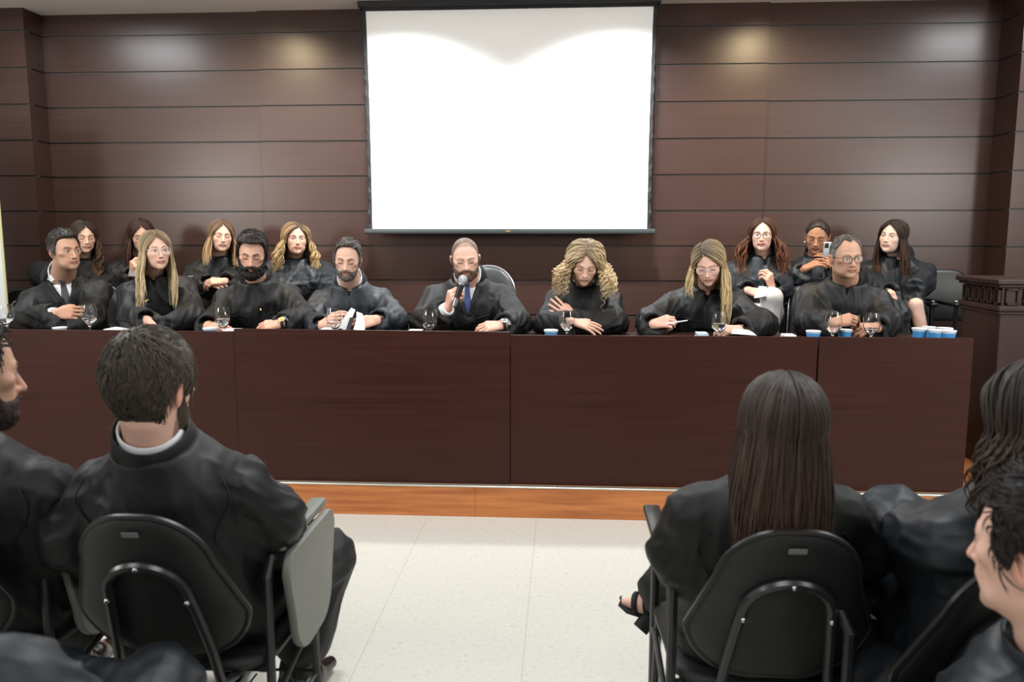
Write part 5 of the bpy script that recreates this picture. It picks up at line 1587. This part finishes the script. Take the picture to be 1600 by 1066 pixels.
for sp, lab in ((Q1, 'black armchair under the person with dark curly hair'), (Q2, 'black armchair under the person holding a phone, left side'), (Q3, 'black armchair under the person with blond hair tips'), (Q4, 'black armchair under the person with wavy golden hair'),
    (Q5, 'black armchair under the person in white trousers'), (Q6, 'black armchair under the person with pearl earrings'), (Q7, 'black armchair under the person with one bare leg')):
    put(copy_tree(ac), sp['neck'][0], 5.33, STZ+.18, 0, lab)
tc1 = tablet_chair('black chair with a folded grey writing tablet, under the brown-haired person seen from behind', 1, True)
put(tc1, YC1[0], YC1[1]+.21, 0)
tc2 = tablet_chair('black chair with a curved back and label plate, under the person with very long hair', 2, False, 'plastic', off=.205, panel=False)
put(tc2, YC2[0], YC2[1]+.21, 0)
t3 = put(copy_tree(tc1), -1.44, 1.78, 0, 0, 'black tablet chair at the left frame edge, under the bearded person in profile')
t4 = put(copy_tree(tc2), YC4[0]+.10, YC4[1]+.20, 0, 22, 'black chair turned towards the stage, under the wavy-haired person at the right')
tc5 = tablet_chair('', 0, False, 'plastic')
t5 = put(tc5, .80, 1.14, -.06, 24, 'black chair below the bottom right corner, under the person with cropped black hair')
t6 = put(copy_tree(tc5), -.93, .90, -.05, 0, 'black chair below the bottom left corner, under the satin shoulder')
t5.location.z = 0; t6.location.z = 0

# ------------------------------------------------------------------ things on the bench
def goblet(px, py, Y, label, water=True):
    """py: rim height in the photo"""
    x, y, zt = PX(px, py, Y); h = zt-WT
    e = empty('goblet', (x, y, WT), 0, label, 'wine glass', 'stemmed water glasses on the bench')
    bh = .112; s0 = h-bh
    prof = [(.0, .0), (.032, .0), (.034, .002), (.030, .004), (.008, .008), (.0042, .014), (.0038, s0-.010), (.007, s0-.002), (.020, s0+.008), (.036, s0+.030), (.0425, s0+.055), (.041, s0+.080), (.0345, h)]
    inner = [(.0333, h), (.0398, s0+.080), (.0412, s0+.055), (.0347, s0+.031), (.019, s0+.0105), (.004, s0+.004), (0, s0+.004)]
    MB().lathe(prof+inner, n=28).build('glass', M['glass'], e, sm=60)
    if water:
        w = water*1.0
        MB().lathe([(0, s0+.0045), (.004, s0+.0045), (.0185, s0+.011), (.0342, s0+.0315), (.0342+.006*min(w, 1), s0+.0315+.02*w), (0, s0+.0315+.02*w)], n=28).build('water', M['water'], e, sm=50)
    return e
G = [(8, 476, 4.16, 'water goblet cut off by the left frame edge', .3), (138, 476, 4.14, 'water goblet in front of the person with folded arms', .4), (347, 480, 4.14, 'water goblet in front of the black-bearded person', .9),
     (522, 481, 4.12, 'water goblet before the hands holding white papers', .4), (671, 484, 4.12, 'empty goblet left of the person speaking into the microphone', 0), (886, 485, 4.14, 'water goblet in front of the curly-haired person', .7),
     (1124, 486, 4.12, 'water goblet touched by the blonde person reading a slip', .8), (1303, 488, 4.12, 'left goblet of the two in front of the grey-haired person with glasses', .2), (1363, 489, 4.12, 'right goblet of the two in front of the grey-haired person with glasses', .2)]
for a in G: goblet(*a)
def cup(px, py, Y, label, lid=True, blue=True, group='sealed plastic water cups'):
    x, y, zt = PX(px, py, Y); h = zt-WT
    e = empty('water_cup', (x, y, WT), 0, label, 'plastic cup', group)
    MB().lathe([(.024, 0), (.0335, h-.006), (.0365, h-.004), (.037, h), (.034, h+.0005), (.033, h-.006), (.022, .004), (0, .004)], n=26).build('cup_body', M['cup'], e)
    if blue: MB().lathe([(.0262, h*.18), (.0328, h*.86), (.0332, h*.86), (.0268, h*.18)], n=26, close=True).build('printed_band', M['cupblue'], e)
    if lid: MB().lathe([(0, h+.0008), (.0355, h+.0008), (.0365, h+.0025), (0, h+.003)], n=26).build('foil_lid', M['foil'], e)
cup(93, 511.5, 4.12, 'white plastic cup in front of the person with folded arms', lid=False, blue=False)
cup(328, 513, 4.10, 'pale blue water cup left of the goblet by the black-bearded person')
cup(861, 516, 4.10, 'pale blue water cup left of the goblet by the curly-haired person')
cup(1271, 517.5, 4.08, 'blue water cup by the joint between the two right desk units')
cup(1320, 515.5, 4.16, 'blue water cup between the two goblets of the grey-haired person')
for px, py, Y, lab in ((1437, 513.5, 4.12, 'blue water cup, leftmost of the cluster at the right end of the bench'), (1463, 516, 4.07, 'blue water cup at the front of the cluster at the right end'), (1452, 511.5, 4.24, 'blue water cup at the back left of the cluster at the right end'),
    (1477, 513, 4.19, 'blue water cup at the back right of the cluster at the right end'), (1482, 517, 4.05, 'blue water cup, rightmost of the cluster at the right end')):
    cup(px, py, Y, lab, group='cluster of sealed water cups at the right end of the bench')
def paper_stack(px0, px1, py, Y, label, th, ry=.12, m='paper', rz=0, name='paper_sheets'):
    a = PX(px0, py, Y); b_ = PX(px1, py, Y); zt = a[2]; w = b_[0]-a[0]
    b = MB(); z0 = WT; H_ = zt-z0; n = max(2, int(H_/.006))
    rnd = random.Random(int(px0))
    e = empty(name, ((a[0]+b_[0])/2, Y+ry/2, z0), math.radians(rz), label, 'papers')
    for k in range(n):
        dx = rnd.uniform(-.003, .003); dy = rnd.uniform(-.003, .003)
        b.box((-w/2+dx, -ry/2+dy, H_*k/n+.0003), (w/2+dx, ry/2+dy, H_*(k+1)/n-.0008))
    b.build('sheet', M[m], e, sm=0)
paper_stack(161, 215, 514.5, 4.30, 'white papers on the bench left of the blonde person with the brooch', .02)
paper_stack(348, 369, 515.5, 4.06, 'white paper edge at the left side of the central desk unit', .02, ry=.08)
paper_stack(637, 658, 517, 4.06, 'small white paper on the bench left of the speaker', .02, ry=.08)
paper_stack(1090, 1107, 521, 4.12, 'small pile of pale blue papers before the blonde person reading', .02, ry=.08, m='paper_blue')
paper_stack(1226, 1244, 524, 4.06, 'small fan of pale papers between the reader and the grey-haired person', .02, ry=.08)
# folded papers in the hands of the grey-bearded person
def sheet(name, pts, label, m='paper', th=.0008, cat='paper', extra=None):
    """thick curled sheet through rows of points"""
    rows = [[np.array(p, float) for p in r] for r in pts]; o0 = rows[0][0]
    e = empty(name, tuple(o0), 0, label, cat)
    nr, nc = len(rows), len(rows[0]); vs = []; fs = []
    A = np.array(rows); nn_ = np.cross(A[-1, 0]-A[0, 0], A[0, -1]-A[0, 0]); nn_ = nrm(nn_)*th
    for s in (0, 1):
        for r in rows:
            for p in r: vs.append(p-o0+nn_*s)
    K = nr*nc
    for i in range(nr-1):
        for j in range(nc-1):
            a = i*nc+j; fs += [(a, a+1, a+nc+1, a+nc), (K+a+nc, K+a+nc+1, K+a+1, K+a)]
    for j in range(nc-1): fs += [(j, K+j, K+j+1, j+1), ((nr-1)*nc+j+1, K+(nr-1)*nc+j+1, K+(nr-1)*nc+j, (nr-1)*nc+j)]
    for i in range(nr-1): fs += [(i*nc, (i+1)*nc, K+(i+1)*nc, K+i*nc), ((i+1)*nc-1, K+(i+1)*nc-1, K+(i+2)*nc-1, (i+2)*nc-1)]
    MB().add(vs, fs).build('sheet', M[m], e, sm=40)
    return e, o0
def quad(p, n=5, bend=(0, 0, 0)):
    a, b_, c, d = [np.array(x, float) for x in p]; out = []
    for i in range(n):
        s = i/(n-1); row = []
        for j in range(n):
            t = j/(n-1); q = (a*(1-t)+b_*t)*(1-s)+(d*(1-t)+c*t)*s + np.array(bend)*math.sin(math.pi*s)
            row.append(q)
        out.append(row)
    return out
e, o0 = sheet('folded_paper', quad([PX(527, 511, 4.16), PX(541, 517, 4.12), PX(555, 484, 4.18), PX(549, 481, 4.24)], bend=(0, .01, .004)), 'white folded paper with a black band held by the grey-bearded person', th=.003)
MB().add([p-o0 for p in (PX(540, 516, 4.10), PX(547, 516, 4.10), PX(553, 497, 4.13), PX(547, 496, 4.13), PX(540, 516, 4.106), PX(547, 516, 4.106), PX(553, 497, 4.136), PX(547, 496, 4.136))], [(0, 1, 2, 3), (7, 6, 5, 4), (0, 4, 5, 1), (1, 5, 6, 2), (2, 6, 7, 3), (3, 7, 4, 0)]).build('black_band', M['ink'], e, sm=0)
sheet('folded_paper', quad([PX(552, 515, 4.12), PX(570, 517, 4.12), PX(566, 490, 4.22), PX(557, 487, 4.22)], bend=(.006, 0, 0)), 'white paper leaf standing under the right-hand fingers of the grey-bearded person', th=.002)
sheet('folded_paper', quad([PX(498, 516, 4.16), PX(520, 517, 4.10), PX(545, 510, 4.20), PX(522, 507, 4.26)], bend=(0, 0, .004)), 'white paper lying under the left-hand fingers of the grey-bearded person', th=.003)
sheet('paper_slip', quad([PX(1040, 507, 4.14), PX(1041, 504, 4.14), PX(1075, 500, 4.12), PX(1074, 501.5, 4.12)], bend=(0, 0, 0)), 'narrow white paper slip held out by the blonde person reading', th=.004)
sheet('paper_sheet', quad([PX(1142, 521, 4.12), PX(1182, 524, 4.08), PX(1160, 515, 4.22), PX(1150, 514, 4.26)], bend=(0, 0, .01)), 'white sheet under the sleeve of the blonde person reading', th=.002)
sheet('paper_sheet', quad([PX(1178, 466, 4.88), PX(1196, 463, 4.84), PX(1198, 448, 4.92), PX(1186, 447, 4.95)], bend=(0, .01, 0)), 'pale blue and white paper on the lap of the person in white trousers', m='paper_blue', th=.002)
# microphone
def along(name, a, b_, label, cat, parts):
    """parts: (name, [(t, r)...], material) with t measured from a to b in metres"""
    a = np.array(a); b_ = np.array(b_); d = nrm(b_-a)
    e = empty(name, tuple(a), 0, label, cat)
    for nm, pr, m in parts:
        MB().tube([d*t for t, r in pr], [r for t, r in pr], n=18).build(nm, M[m], e, sm=45)
    return e
M['grille'] = mat('silver_mesh', (.42, .44, .47), .35, metal=.7, bump=.6, bscale=900)
ma = PX(723, 438, 4.24); mb = PX(711, 474, 4.22)
along('microphone', ma, mb, 'silver and black handheld microphone held to the mouth of the speaker', 'microphone',
    [('grille', [(-.027, .006), (-.023, .016), (-.012, .024), (0, .026), (.010, .0245), (.018, .019)], 'grille'), ('collar_ring', [(.018, .021), (.026, .021)], 'chrome'),
     ('handle', [(.026, .0175), (.06, .0165), (.118, .013)], 'plastic'), ('end_cap', [(.100, .0150), (.142, .0135)], 'chrome')])
# pens, phones, brooches
pa = PX(1341, 512, 4.19); pb = PX(1342.5, 492, 4.17)
along('pen', pa, pb, 'dark pen with a copper clip held upright by the grey-haired person', 'pen', [('barrel', [(0, .002), (.008, .0045), (.07, .0045)], 'ink'), ('clip', [(.036, .0052), (.066, .0052)], 'gold')])
def phone(c, rz, tilt, label):
    e = empty('phone', tuple(c), math.radians(rz), label, 'phone', 'phones held along the wall')
    e.rotation_euler = (math.radians(tilt), 0, math.radians(rz))
    MB().rbox((-.036, -.004, -.074), (.036, .004, .074), .006, 3).build('case', M['phone'], e)
    MB().rbox((-.033, .0035, -.070), (.033, .0046, .070), .001, 1).build('screen', M['ink'], e, sm=0)
    b = MB()
    MB().rbox((-.031, -.0062, .036), (-.005, -.0035, .068), .004, 2).build('camera_bump', M['ink'], e)
phone(PX(1294, 397, 5.10), 14, 6, 'silver phone raised by the person with pearl earrings')
phone(PX(214, 417, 5.06), -20, -35, 'dark phone in the hand of the person with straight reddish hair')
if '_front' in P2:
    o = P2['_o']; c = P2['_front'](-.045, -.150, .004)-P2['_root']
    b = MB(); b.ball(c, (.014, .004, .006), M3=rotm(0, 0, -20)).ball(c+V3(-.006, 0, -.007), (.006, .004, .004)); b.build('brooch', M['gold'], o)
if '_front' in P3:
    o = P3['_o']; c = P3['_front'](.030, -.17, .001)-P3['_root']; MB().ball(c, (.006, .002, .009)).build('brooch', M['gold'], o)
# black bag with a beige binding on the first armchair, left
bx = PX(38, 452, 5.2)
e = empty('tote_bag', (bx[0], 5.2, STZ+.47), 0, 'black bag with a curved beige binding behind the person with folded arms', 'bag')
ol = rrect(.30, .22, .42, .05, .10)
MB().prism(ol, lambda p, t: (p[0], -.06+.12*t, p[1]), r=.03).build('bag_body', M['robe2'], e, sm=50)
MB().tube([(-.085, -.068, .02), (-.092, -.07, .16), (-.080, -.07, .27), (-.03, -.068, .335), (.05, -.066, .37)], .008, n=8).build('binding', M['beige'], e)
